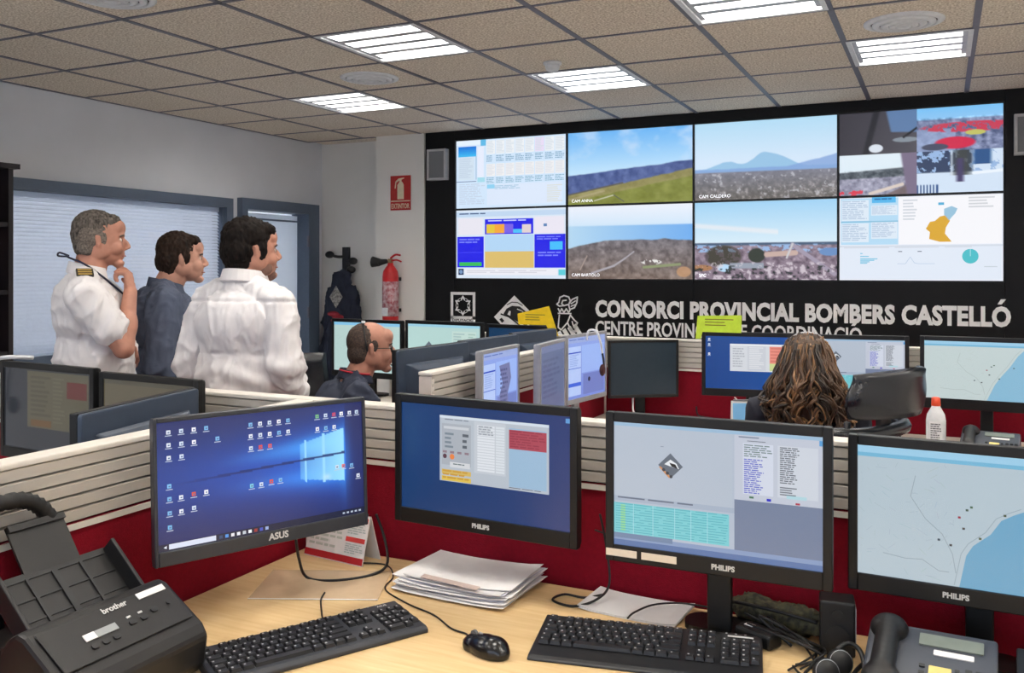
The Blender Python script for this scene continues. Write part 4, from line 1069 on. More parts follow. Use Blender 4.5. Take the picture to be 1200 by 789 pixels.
near_g = 'monitors on the near desk'
monitor('near monitor turned sideways showing a glowing blue desktop with icons', (-1.44, 1.325), (-1.234, 1.775), 1.194, .302, pic_desktop, bez=M('dark_grey_bezel', (44, 48, 56), .35), back=m_bez, sb=.008, tb=.010, bb=.030, logo=('ASUS', .02, .020), tilt=math.radians(-3), group=near_g, stand='arm', arm=.225, bg=wallpaper)
monitor('near black monitor showing a dispatch form on dark blue', (-1.199, 1.842), (-.712, 1.812), 1.197, .308, pic_console, logo=('PHILIPS', .0, .0145), group=near_g, stand='arm')
monitor('near black monitor showing a diamond logo and turquoise table', (-.640, 1.792), (-.186, 1.796), 1.198, .313, pic_dispatch, logo=('PHILIPS', .02, .0145), stickers=((-.225, -.158), (-.148, -.074)), group=near_g)
monitor('near black monitor at the right edge showing a coastal map', (-.170, 1.925), (.30, 1.905), 1.166, .312, pic_map, logo=('PHILIPS', -.04, .0145), group=near_g, fy=.02)
lg = 'monitors on the desk beyond the left partition'
monitor('dim monitor at the left edge with a headset over its corner', (-2.77, 1.915), (-2.30, 1.885), 1.20, .31, pic_dull, scr=m_scr_dim, group=lg, fy=.03)
monitor('dim tan monitor half hidden behind a slate monitor back', (-2.285, 1.893), (-1.86, 1.865), 1.19, .31, pic_tan, scr=m_scr_dim, group=lg, fy=.03)
monitor('slate monitor seen from behind above the left partition', (-1.83, 1.805), (-1.735, 1.36), 1.18, .31, pic_navy, bez=m_bez, back=m_bezb, group=lg, fy=-.0)
mg = 'monitors along the middle partition'
monitor('silver monitor with a map form, nearest on the middle partition', (-1.505, 2.89), (-1.515, 3.235), 1.20, .31, pic_form_map, bez=m_bezg, sb=.014, tb=.014, bb=.02, scr=m_scr, group=mg, fy=.02)
monitor('silver greyed-out monitor in the middle of the silver row', (-1.43, 3.245), (-1.465, 3.60), 1.20, .31, pic_grey, bez=m_bezg, sb=.014, tb=.014, bb=.02, group=mg, fy=.02)
monitor('silver monitor with a headset hung on it showing a blue form', (-1.485, 3.66), (-1.435, 4.04), 1.205, .31, pic_form, bez=m_bezg, sb=.014, tb=.014, bb=.022, group=mg)
monitor('slate monitor back nearest behind the middle partition', (-1.755, 3.205), (-1.80, 2.745), 1.205, .32, pic_navy, back=m_bezb, group=mg, fy=.02)
monitor('slate monitor back, second behind the middle partition', (-1.745, 3.655), (-1.79, 3.215), 1.205, .32, pic_navy, back=m_bezb, group=mg, fy=.02)
monitor('slate monitor back farthest behind the middle partition', (-1.745, 4.10), (-1.79, 3.70), 1.205, .32, pic_navy, back=m_bezb, group=mg, fy=.02)
fg = 'monitors along the far partition'
monitor('far dark blue monitor with a yellow note on its top', (-2.235, 4.335), (-1.845, 4.30), 1.20, .31, pic_navy, group=fg)
monitor('far pale green monitor with a small diamond logo', (-2.78, 4.38), (-2.255, 4.335), 1.205, .335, pic_blank, group=fg)
monitor('far pale green map monitor behind the seated man', (-3.33, 4.42), (-2.80, 4.38), 1.20, .345, pic_faint_map, group=fg)
monitor('switched-off dark monitor in the corner by the far partition', (-1.50, 4.25), (-1.20, 4.46), 1.14, .29, off=True, sb=.012, tb=.012, bb=.016, group=fg, fy=-.02)
monitor('far blue monitor left of the woman with a green note on top', (-1.02, 4.20), (-.575, 4.27), 1.203, .30, pic_console_far, group=fg)
monitor('far white monitor partly behind the long curly hair', (-.565, 4.275), (-.128, 4.345), 1.20, .30, pic_dispatch_far, group=fg)
monitor('far map monitor at the right edge behind the sanitizer bottle', (-.085, 4.335), (.44, 4.33), 1.205, .315, lambda c: pic_map(c, (188, 202, 202), (132, 180, 206), True), bb=.045, group=fg)
# ---------------------------------------------------------------- things on the near desk
DZ = .74
m_key = M('key_black', (30, 30, 33), .5); m_kb = M('keyboard_black', (26, 26, 29), .45); m_kb1 = M('keyboard_charcoal', (44, 46, 52), .5)
m_legend = M('key_legend', (170, 170, 172), .5)
m_paper = M('paper', (232, 230, 230), .8, vary=.02); m_cable = M('cable_black', (14, 14, 16), .5)
m_plast = M('charcoal_plastic', (22, 21, 22), .5, vary=.08, vscale=80)
KU = .0186
_kc = {}
def key_mesh(u, legend=True, m=None):
    k = (round(u, 2), legend, m.name)
    if k not in _kc:
        w, d = u * KU - .0022, KU - .0022; mb = MB()
        r0 = [(sx * w / 2, sy * d / 2, 0) for sx, sy in ((-1, -1), (1, -1), (1, 1), (-1, 1))]
        r1 = [(sx * (w / 2 - .0018), sy * (d / 2 - .0018) + .0006, .0065) for sx, sy in ((-1, -1), (1, -1), (1, 1), (-1, 1))]
        mb.loft([r0, r1], smooth=False)
        if legend:
            mb.cur = 1; x, y = -w / 2 + .0055, d / 2 - .0055
            mb.add([(x - .0018, y - .0022, .0067), (x + .0018, y - .0022, .0067), (x + .0018, y + .0022, .0067), (x - .0018, y + .0022, .0067)], [(0, 1, 2, 3)])
        _kc[k] = mb.mesh('key', [m, m_legend])
    return _kc[k]
ROWS = [[('g', 0), 1, ('g', .9), 1, 1, 1, 1, ('g', .5), 1, 1, 1, 1, ('g', .5), 1, 1, 1, 1], [1] * 13 + [2], [1.5] + [1] * 12 + [1.5], [1.75] + [1] * 11 + [2.25], [1.25] + [1] * 11 + [2.75], [1.25, 1.25, 1.25, 6.25, 1.25, 1.25, 1.25, 1.25]]
def keyboard(label, x, y, a, m, logo, palm=0.0):
    root = thing('keyboard', label, 'keyboard', (x, y, DZ), a, 'keyboards on the near desk')
    L, D = .442, .148 + palm
    pr = [(-D / 2 - palm / 2, 0), (D / 2 - palm / 2, 0), (D / 2 - palm / 2, .024), (-D / 2 + .01 - palm / 2, .014 if not palm else .009), (-D / 2 - palm / 2, .009 if not palm else .005)]
    mb = MB().loft([[(-L / 2, p[0], p[1]) for p in pr], [(L / 2, p[0], p[1]) for p in pr]], smooth=False)
    mb.build('case', m, root, bevel=.003)
    sl = math.atan2(.010, .13)
    ztop = lambda yy: .0152 + (yy + .065) / .13 * .0085
    for r, row in enumerate(ROWS):
        yy = .056 - r * .0196 - (.004 if r else 0); xx = -L / 2 + .010
        for u in row:
            if isinstance(u, tuple): xx += u[1] * KU; continue
            put('key', key_mesh(u, u < 3, m_key), root, (xx + u * KU / 2, yy, ztop(yy) - .0012), (sl, 0, 0)); xx += u * KU
    x1 = -L / 2 + .010 + 15 * KU + .009
    nav = [(r, c) for r in (0, 1, 2) for c in range(3)] + [(4, 1), (5, 0), (5, 1), (5, 2)]
    x2 = x1 + 3 * KU + .009
    pad = [(1, c, 1) for c in range(4)] + [(r, c, 1) for r in (2, 3, 4) for c in range(3)] + [(5, .5, 2), (5, 2, 1), (2.5, 3, 1), (4.5, 3, 1)]
    for r, c in nav:
        yy = .056 - r * .0196 - (.004 if r else 0); put('key', key_mesh(1, True, m_key), root, (x1 + (c + .5) * KU, yy, ztop(yy) - .0012), (sl, 0, 0))
    for r, c, u in pad:
        yy = .056 - r * .0196 - (.004 if r else 0); put('key', key_mesh(u, True, m_key), root, (x2 + (c + .5) * KU, yy, ztop(yy) - .0012), (sl, 0, 0))
    if logo:
        me = text_mesh(logo, .010, 0, .0002, 'CENTER', m_logo); o = put('logo', me, root, (x2 + 2 * KU, .053, .0255), (-PI / 2 + sl, 0, 0))
    else:
        MB().box((x2 + 2 * KU, .056, .0245), (.05, .006, .001)).build('logo_strip', m_logo, root)
    for k in range(3): MB().box((x2 + (.5 + k) * KU, .066, .0255), (.004, .002, .001)).build('lock_light', m_legend, root)
    return root
kb1 = keyboard('thick charcoal keyboard in front of the turned monitor', -1.135, 1.452, math.radians(61.5), m_kb1, 'ASUS')
kb2 = keyboard('flat black keyboard with palm rest below the two centre monitors', -.527, 1.722, math.radians(10.5), m_kb, None, .03)

ms = thing('computer_mouse', 'black wired mouse beside the two keyboards', 'mouse', (-.815, 1.578, DZ), math.radians(72))
m_mouse = M('mouse_gloss', (18, 18, 20), .25)
blob('shell', [ell((0, -.01, .010), (.031, .052, .026)), ell((0, .025, .008), (.027, .030, .022)), ell((0, -.025, .012), (.030, .032, .026))], .003, 3, m_mouse, ms, post=lambda c: np.stack([c[:, 0], c[:, 1], np.maximum(c[:, 2], .001)], 1))
MB().cyl((-.003, .030, .027), (.003, .030, .027), .009, n=12).build('scroll_wheel', M('wheel_grey', (90, 90, 92), .5), ms)
MB().box((0, .012, .0345), (.003, .010, .002)).build('dpi_button', m_legend, ms)
_inv = (T(-.815, 1.578, DZ) @ rotz(math.radians(72))).inverted()
MB().tube([(0, .052, .010), (0, .062, .006)] + [_inv @ Vector(q + (.743,)) for q in ((-.885, 1.632), (-.93, 1.645), (-1.0, 1.692), (-1.09, 1.725), (-1.185, 1.78), (-1.215, 1.86), (-1.28, 1.925), (-1.36, 1.905))], .0019, 6).build('cable', m_cable, ms)

# papers
def sheet_mesh(w, d, curl=0.0, name='sheet', t=.0008):
    mb = MB(); n = 8; rt, rb = [], []
    vs = []; fs = []
    for k in range(n + 1):
        u = k / n - .5; z = curl * (2 * u) ** 4 + curl * .5 * max(0, u)
        vs += [(u * w, -d / 2, z), (u * w, d / 2, z + curl * .3), (u * w, d / 2, z + curl * .3 - t), (u * w, -d / 2, z - t)]
    for k in range(n):
        a, b = k * 4, k * 4 + 4
        fs += [(a, b, b + 1, a + 1), (a + 3, a + 2, b + 2, b + 3), (a, a + 3, b + 3, b), (a + 1, b + 1, b + 2, a + 2)]
    fs += [(0, 1, 2, 3), (n * 4 + 3, n * 4 + 2, n * 4 + 1, n * 4)]
    mb.add(vs, fs, False); return mb
m_sleeve = M('clear_sleeve', (216, 216, 232), .15, vary=.02)
ps = thing('paper_stack', 'pile of papers in clear sleeves under the dark blue form monitor', 'papers', (-1.015, 1.885, DZ), math.radians(-2))
for k in range(9):
    w, d = (.297, .21) if k < 8 else (.28, .19)
    o = sheet_mesh(w, d, .004 + .003 * random.random()).build('sheet', m_paper if k % 3 else m_sleeve, ps, (random.uniform(-.008, .008), random.uniform(-.008, .004) + (.006 * (k // 3)), .002 + k * .0040), (0, 0, math.radians(random.uniform(-4, 4))))
st = MB().box((0, 0, 0), (.16, .016, .001)); st.build('punched_strip', M('strip_pink', (206, 186, 178), .6), ps, (.0, -.09, .040), (.15, 0, math.radians(-5)))
wp = thing('loose_paper', 'single white booklet lying under the diamond logo monitor', 'papers', (-.615, 1.925, DZ), math.radians(-4))
sheet_mesh(.23, .13, .006).build('sheet', m_paper, wp, (0, 0, .003)); sheet_mesh(.225, .13, .004).build('sheet', m_paper, wp, (.002, -.003, .001))
m_clear = glass_mat('plastic_sleeve', (216, 198, 178), .25)
sl_ = thing('plastic_sleeve', 'clear plastic sleeve lying flat under the turned monitor', 'plastic sleeve', (-1.34, 1.745, DZ), math.radians(24))
MB().box((0, 0, .001), (.30, .20, .0012)).build('film', M('film_beige', (204, 178, 146), .2, vary=.03), sl_); MB().box((0, -.098, .002), (.30, .004, .001)).build('welded_edge', m_paper, sl_)
# tent calendar
def calendar(name, label, x, y, z, a, w, h, art=False):
    c = thing(name, label, 'calendar', (x, y, z), a, 'desk calendars')
    mb = MB().add([(-w / 2, -.035, 0), (w / 2, -.035, 0), (w / 2, 0, h), (-w / 2, 0, h), (-w / 2, -.032, 0), (w / 2, -.032, 0), (w / 2, .003, h), (-w / 2, .003, h)], [(0, 1, 2, 3), (5, 4, 7, 6), (1, 5, 6, 2), (4, 0, 3, 7), (3, 2, 6, 7), (4, 5, 1, 0)])
    mb.build('front_board', m_paper, c)
    mb = MB().add([(-w / 2, .040, 0), (w / 2, .040, 0), (w / 2, .003, h), (-w / 2, .003, h), (-w / 2, .037, 0), (w / 2, .037, 0), (w / 2, .0, h), (-w / 2, .0, h)], [(1, 0, 3, 2), (4, 5, 6, 7), (5, 1, 2, 6), (0, 4, 7, 3), (2, 3, 7, 6), (5, 4, 0, 1)])
    mb.build('rear_board', m_paper, c)
    cv = Canvas(w, h)
    if art:
        cv.rect(.03, .05, .60, .95, (120, 180, 226), 1); cv.rect(.03, .5, .60, .7, (80, 150, 206), 2); cv.poly([(.08, .92), (.15, .65), (.35, .6), (.55, .72), (.55, .92)], (150, 150, 90), 3); cv.rect(.64, .1, .97, .95, (236, 236, 236), 1); cv.dashes(.67, .2, .94, .9, 7, (170, 170, 180), 2, words=2)
    else:
        cv.rect(.0, .86, 1, 1, (176, 28, 40), 1); cv.rect(.66, .04, .98, .14, (200, 60, 60), 1); cv.rect(.66, .46, .98, .56, (200, 60, 60), 1); cv.dashes(.67, .17, .97, .42, 5, (180, 190, 190), 1, words=2); cv.dashes(.67, .60, .97, .82, 5, (180, 190, 190), 1, words=2); cv.dashes(.05, .2, .6, .8, 6, (190, 196, 190), 1, words=2)
    s = cv.build('printed_page', MATS.get('print') or print_mat('print'), c)
    s.location = (0, -.0185, h / 2 + .0006); s.rotation_euler = (-math.atan2(.035, h), 0, 0)
    MB().tube([(-w / 2 + .01, 0, h + .003), (w / 2 - .01, 0, h + .003)], .004, 8, 1).build('spiral', m_steel, c)
calendar('desk_calendar', 'white and red tent calendar beside the turned blue monitor', -1.425, 1.935, DZ, math.radians(-6), .20, .12)
calendar('desk_calendar', 'tent calendar with a seaside picture beside the long curly hair', -.745, 4.03, DZ, math.radians(20), .20, .175, True)

# document scanner
sc = thing('document_scanner', 'charcoal document scanner with open paper tray at lower left', 'scanner', (-1.40, 1.12, DZ))
W2 = .15
pr = [(-.11, 0), (.135, 0), (.155, .02), (.162, .075), (.148, .096), (.055, .158), (.035, .162), (.015, .150), (-.005, .128), (-.11, .128)]
MB().loft([[(p[0], -W2, p[1]) for p in pr], [(p[0], W2, p[1]) for p in pr]], smooth=False).build('body', m_plast, sc, bevel=.008)
sln = math.atan2(.062, -.093)      # panel direction
ux, uz = .093 / .1118, -.062 / .1118
def panel_pt(t, y, off=0.0): return (.055 + ux * t * .1118 + .555 * off, y, .158 + uz * t * .1118 + .832 * off)
pa = math.atan2(-uz, ux)
def on_panel(mb, name, m, t, y, par=sc): return mb.build(name, m, par, panel_pt(t, y, .0045), (0, pa, 0))
MB().box((.05, 0, .0), (.088, .27, .002)).build('control_panel', M('panel_grey', (26, 25, 26), .55), sc, panel_pt(0, 0, .0035), (0, pa, 0), .001)
on_panel(MB().box((0, 0, .0012), (.014, .06, .0024)), 'display', M('lcd_grey', (150, 154, 156), .3), .44, -.035)
on_panel(MB().box((0, 0, .0020), (.014, .022, .0018)), 'display_label', m_paper, .44, -.060)
for y, t_ in ((-.062, .62), (-.04, .62), (-.018, .62), (.025, .50), (.050, .50), (.078, .44)):
    on_panel(MB().rbox((0, 0, .0016), (.010, .015, .0032), .004, 2), 'button', m_kb, t_, y)
for y in (.025, .05): on_panel(MB().box((0, 0, .001), (.004, .009, .001)), 'button_icon', m_logo, .38, y)
on_panel(MB().rbox((0, 0, .0016), (.008, .008, .003), .0039, 2), 'power_button', m_kb, .42, .112)
on_panel(MB().box((0, 0, .001), (.013, .062, .0014)), 'name_tape', m_paper, .10, .098)
me = text_mesh('brother', .0165, .0002, .0004, 'CENTER', m_logo)
o = put('logo', me, sc); o.matrix_local = T(*panel_pt(.16, .015, .006)) @ Matrix.Rotation(pa, 4, 'Y') @ Matrix.Rotation(PI / 2, 4, 'Z') @ Matrix.Rotation(-PI / 2, 4, 'X')
# tray
ta = math.atan2(.085, -.090)
tr = MB().box((.055, 0, 0), (.115, .235, .006)); trm = tr.build('paper_tray', m_plast, sc, (.0, 0, .135), (0, math.radians(180 + 43), 0))
for y in (-.118, .118):
    MB().box((.05, y, -.016), (.12, .008, .038)).build('paper_guide', m_plast, trm, bevel=.002)
for y in (-.055, .055, 0): MB().box((.05, y, -.004), (.10, .006 if y else .012, .006)).build('tray_rib', m_kb, trm)
for xx in (.02, .06, .10): MB().box((xx, 0, -.0035), (.004, .22, .004)).build('tray_rib', m_kb, trm)
ext = MB().box((.045, .0, 0), (.10, .115, .005)).box((.09, 0, -.004), (.012, .115, .012)); ext.build('tray_extension', m_plast, sc, (-.078, .005, .208), (0, math.radians(180 + 56), 0))
MB().rbox((-.1, .10, .140), (.03, .04, .03), .01, 2).rbox((-.1, -.10, .140), (.03, .04, .03), .01, 2).build('hinge_block', m_plast, sc)
hs = thing('corrugated_hose', 'black corrugated cable hose arching above the scanner', 'cable hose', (-1.535, 1.06, DZ))
mb = MB(); pts = [(0, -.28, .18), (0, -.20, .27), (0, -.10, .325), (0, -.0, .335), (0, .06, .325), (.0, .10, .285), (-.0, .115, .22), (0, .12, .08), (0, .12, .004)]
mb.tube(pts, [.013 if k % 2 else .0165 for k in range(60)], 8, 8); mb.build('hose', m_hose, hs)

# cables on the desk
def cable(name, label, pts, r=.002, m=None, cat='cable'):
    mb = MB().tube([(p[0], p[1], p[2] if len(p) > 2 else DZ + r + .0005) for p in pts], r, 6, 8)
    o = mb.build(name, m or m_cable); return tag(o, label, cat)
cable('monitor_cable', 'thick black cables looping under the turned blue monitor', [(-1.385, 1.70, .86), (-1.40, 1.73, .80), (-1.40, 1.76, .745), (-1.33, 1.77), (-1.27, 1.84), (-1.26, 1.90, .755), (-1.30, 1.95, .80), (-1.33, 1.955, .86)], .0035)
cable('keyboard_cable', 'thin black keyboard cable curving over the plastic sleeve', [(-1.30, 1.70), (-1.28, 1.66), (-1.24, 1.61), (-1.21, 1.575), (-1.19, 1.56, .752)], .002)
cable('monitor_cable', 'black cable looping onto the white booklet', [(-.715, 1.965, .93), (-.70, 1.965, .86), (-.685, 1.945, .78), (-.70, 1.90, .755), (-.745, 1.87), (-.80, 1.885), (-.79, 1.93), (-.74, 1.93), (-.70, 1.945, .752)], .0028)
cable('monitor_cable', 'thin black cable lying across the white booklet', [(-.44, 1.965, .754), (-.52, 1.965, .754), (-.575, 1.93, .754), (-.60, 1.87, .754), (-.605, 1.835, .752)], .0022)
tg = [[(-.33 + .02 * k, 1.86 + .012 * (k % 3), DZ + .004), (-.30 - .012 * k, 1.90 - .03 * (k % 2), DZ + .02 + .01 * (k % 4)), (-.25 + .01 * (k % 5), 1.86 - .02 * (k % 3), DZ + .012 + .008 * (k % 3)), (-.22 + .014 * (k % 2), 1.80 + .02 * (k % 4), DZ + .008), (-.20 - .01 * k, 1.745 + .015 * (k % 3), DZ + .004)] for k in range(7)]
for k, pts in enumerate(tg):
    cable('tangled_cable', 'thin black cable in the tangle between keyboard and headset', pts, .0022 + .0008 * (k % 2))['group'] = 'cable tangle'
pk = thing('patterned_pouch', 'dark soft pouch with a green dotted pattern under the right monitors', 'pouch', (-.305, 1.945, DZ), math.radians(-14))
m_pouch = M('pouch_pattern', (28, 27, 25), .8, vscale=90, rgb2=(86, 82, 56)); blob('pouch_body', [ell((-.05, 0, .03), (.06, .032, .030)), ell((.03, 0, .03), (.06, .034, .030)), cap((-.08, 0, .03), (.08, 0, .03), .024)], .005, 4, m_pouch, pk, disp=folds(.006, (40, 40, 40), 2), post=lambda c: np.stack([c[:, 0], c[:, 1], np.maximum(c[:, 2], .0)], 1))
MB().tube([(-.09, -.035, .048), (0, -.038, .052), (.09, -.03, .046)], .004).build('zipper', m_cable, pk)
ad = thing('power_adapter', 'black power adapter with an orange light among the cables', 'adapter', (-.335, 1.855, DZ), math.radians(-25))
MB().box((0, 0, .016), (.085, .045, .030)).build('adapter_body', m_cable, ad, bevel=.006); MB().cyl((.02, -.0235, .018), (.02, -.0245, .018), .005, n=10).build('indicator', M('amber_dot', (206, 110, 40), .4), ad); MB().box((-.02, 0, .0315), (.02, .012, .001)).build('rating_label', m_paper, ad)
bx = thing('desktop_speaker', 'small black box speaker standing between the two right monitors', 'speaker', (-.187, 1.885, DZ), math.radians(8))
MB().box((0, 0, .054), (.066, .06, .106)).build('cabinet', m_cable, bx, bevel=.004); MB().cyl((0, -.031, .04), (0, -.033, .04), .022, n=20).cyl((0, -.031, .083), (0, -.033, .083), .010, n=16).build('driver', m_plast, bx); MB().box((.0335, 0, .06), (.002, .05, .07)).build('silver_edge', m_louvre, bx)
# headset lying on the desk
def headset(label, loc, a, lay=True, cat='headset', scale=1.0, band=None):
    h = thing('headset', label, cat, loc, a, 'headsets'); h.scale = (scale,) * 3
    return h
hd = headset('black headset with round ear cups lying beside the desk phone', (-.175, 1.775, DZ), math.radians(20), scale=.78)
for (x, y) in ((0, 0), (-.045, -.055)):
    cu = MB().lathe([(.026, .0), (.031, .006), (.031, .018), (.024, .026), (.006, .028)], 22).build('ear_cup', m_cable, hd, (x, y, .030), (math.radians(70), 0, math.radians(10)))
    MB().lathe([(.0275, .0268), (.0285, .0275), (.024, .0282)], 22).build('metal_ring', m_louvre, cu, (0, 0, -.0055))
MB().tube([(.0, .01, .055), (.03, .025, .066), (.055, .02, .055), (.058, -.01, .035), (.045, -.045, .018), (.0, -.075, .014), (-.045, -.05, .03)], .006, 8).build('headband', m_cable, hd)
MB().tube([(-.05, -.06, .02), (-.09, -.03, .01), (-.10, .02, .008)], .003).build('microphone_boom', m_cable, hd)
# desk telephones
m_tel = M('phone_slate', (62, 66, 76), .45, vary=.05)
def telephone(label, x, y, a, handset=True):
    t = thing('desk_telephone', label, 'telephone', (x, y, DZ), a, 'desk telephones')
    pr = [(-.10, 0), (.10, 0), (.10, .070), (.075, .088), (-.10, .028)]
    x0, x1 = -.13, .085
    MB().loft([[(x0, p[0], p[1]) for p in pr], [(x1, p[0], p[1]) for p in pr]], smooth=False).build('body', m_tel, t, bevel=.006)
    sl = math.atan2(.060, .175)
    def pt(xx, yy, o=0.0): return (xx, yy, .028 + (yy + .10) / .175 * .060 + .0 + o)
    def onp(xx, yy, w, d, hh, name, m): return MB().rbox((0, 0, hh / 2), (w, d, hh), .002, 2).build(name, m, t, pt(xx, yy), (sl, 0, 0))
    onp(.01, .045, .105, .030, .003, 'display', M('phone_lcd', (120, 128, 120), .3)); onp(.015, .017, .065, .013, .002, 'number_label', m_paper)
    onp(-.005, -.050, .036, .070, .002, 'speed_dial_card', M('yellow_card', (216, 196, 120), .6))
    for r in range(4):
        for c in range(3): onp(.040 + c * .016, -.018 - r * .018, .011, .010, .004, 'key', m_kb)
    for r in range(4): onp(-.034, -.02 - r * .017, .010, .007, .003, 'key', m_kb); onp(.022, -.02 - r * .017, .008, .007, .003, 'key', m_kb)
    if handset:
        blob('handset', [ell((-.095, .055, .085), (.034, .036, .026)), ell((-.095, -.075, .045), (.034, .034, .024)), cap((-.095, .05, .092), (-.095, -.07, .060), .021)], .004, 3, m_plast, t)
        MB().tube([(-.10, -.10, .03), (-.13, -.10, .02), (-.15, -.03, .012), (-.14, .05, .010), (-.12, .11, .006)], .004).build('coiled_cord', m_cable, t)
    return t
telephone('slate desk telephone with yellow dial card at the lower right corner', .004, 1.765, math.radians(-3))
telephone('slate desk telephone beside the sanitizer bottle', .20, 4.12, math.radians(-6))
km = thing('key_module', 'dark key module with a yellow card beside the near telephone', 'key module', (.172, 1.755, DZ), math.radians(-3))
MB().loft([[(x, p[0], p[1]) for p in ((-.09, 0), (.10, 0), (.10, .07), (.09, .078), (-.09, .028))] for x in (-.055, .055)], smooth=False).build('body', m_kb, km, bevel=.004)
MB().box((-.005, 0, 0), (.075, .14, .002)).build('dial_card', MATS['yellow_card'], km, (0, 0.0, .0545), (math.atan2(.05, .18), 0, 0))

# ---------------------------------------------------------------- things on the far desks
sb_ = thing('sanitizer_bottle', 'clear white labelled bottle with an orange-red cap on the far desk', 'bottle', (-.02, 4.12, DZ))
MB().lathe([(.034, 0), (.038, .006), (.038, .13), (.034, .155), (.018, .185), (.016, .192)], 22).build('bottle_body', M('bottle_white', (226, 228, 232), .25), sb_)
MB().lathe([(.017, .190), (.018, .192), (.017, .222), (.012, .226)], 18).build('cap', M('orange_cap', (220, 72, 36), .4), sb_)
lbm = Canvas(.05, .09); lbm.rect(0, 0, 1, 1, (232, 232, 236), 0); lbm.dashes(.1, .1, .9, .9, 8, (80, 80, 96), 1, words=2); lbm.build('label', MATS['print'], sb_, (0, -.0385, .085))
pp = thing('loose_paper', 'white papers on the far desk beside the switched-off monitor', 'papers', (-1.07, 4.35, DZ), math.radians(8))
sheet_mesh(.297, .21, .006).build('sheet', m_paper, pp, (0, 0, .003)); sheet_mesh(.297, .21, .004).build('sheet', m_paper, pp, (-.02, -.01, .0015), (0, 0, .12))
pb = thing('paper_box', 'pale papers below the silver headset monitor', 'papers', (-1.25, 3.80, DZ), math.radians(30))
for k in range(4): sheet_mesh(.297, .21, .004).build('sheet', m_paper, pb, (0, .004 * k, .002 + k * .003), (0, 0, .05 * k))
cable('monitor_cable', 'black cable curving over the far desk papers', [(-1.12, 4.50, .80), (-1.10, 4.46, .765), (-1.03, 4.40, .765), (-.95, 4.36, .765)], .004)
cable('monitor_cable', 'white cable hanging on the red partition behind the blue monitor', [(-.93, 4.505, .86), (-.88, 4.50, .82), (-.82, 4.49, .78), (-.78, 4.46, .75)], .003, m_paper)
cable('monitor_cable', 'pale cable hanging under the switched-off monitor', [(-1.42, 4.40, .86), (-1.41, 4.36, .82), (-1.38, 4.30, .775), (-1.30, 4.28, .745)], .005, m_paper)
cable('monitor_cable', 'thin black cable between the two centre near monitors', [(-.735, 1.985, .885), (-.69, 1.985, .878), (-.63, 1.98, .885)], .002)
# notes stuck on monitors
def note(label, m, corners, ycoord, t=.002):
    o = MB().prism(corners, t, RX).build('paper_note', m); o.location = (0, ycoord, 0); return tag(o, label, 'note', 'notes stuck on monitors')
nt1 = note('yellow note stuck on top of the far dark blue monitor', M('yellow_paper', (236, 200, 20), .7), [(-2.02, 1.205), (-2.025, 1.262), (-1.845, 1.305), (-1.79, 1.15), (-1.835, 1.155), (-1.86, 1.205)], 4.297)
nt2 = note('lime green note stuck on top of the far blue monitor', M('lime_paper', (196, 224, 60), .7), [(-1.045, 1.17), (-1.035, 1.278), (-.83, 1.285), (-.832, 1.203), (-1.012, 1.203), (-1.02, 1.17)], 4.185)
for o, x0, x1, z0, z1 in ((nt1, -1.98, -1.86, 1.22, 1.26), (nt2, -1.0, -.86, 1.225, 1.265)):
    cv = Canvas(x1 - x0, z1 - z0); cv.dashes(0, 0, 1, 1, 3, (120, 110, 30), 0, .3); cv.build('handwriting', MATS['print'], o, ((x0 + x1) / 2, -.0028, (z0 + z1) / 2))
# headsets on monitors
h2 = headset('headset with a pale band hanging on the silver monitor', (-1.428, 3.83, 1.205), math.radians(90))
MB().tube([(.0, .03, -.03), (.0, .02, .012), (.0, -.015, .012), (.012, -.03, -.03), (.03, -.035, -.09)], .005, 8).build('headband', m_white, h2)
MB().tube([(.03, -.035, -.09), (.034, -.04, -.13), (.028, -.045, -.18)], .005, 8).build('microphone_boom', m_cable, h2)
blob('ear_cup', [ell((.012, -.042, -.165), (.026, .012, .028))], .004, 2, M('maroon_foam', (60, 20, 24), .8), h2)
h3 = headset('grey headset hooked over the left edge monitor', (-2.72, 1.90, 1.20), 0)
MB().tube([(-.05, .0, -.14), (-.055, -.01, -.06), (-.03, -.012, .0), (.02, -.012, .016), (.05, .06, .01)], .007, 8).build('headband', m_louvre, h3)
blob('ear_cup', [ell((-.05, -.02, -.15), (.03, .014, .03))], .004, 2, m_cable, h3)

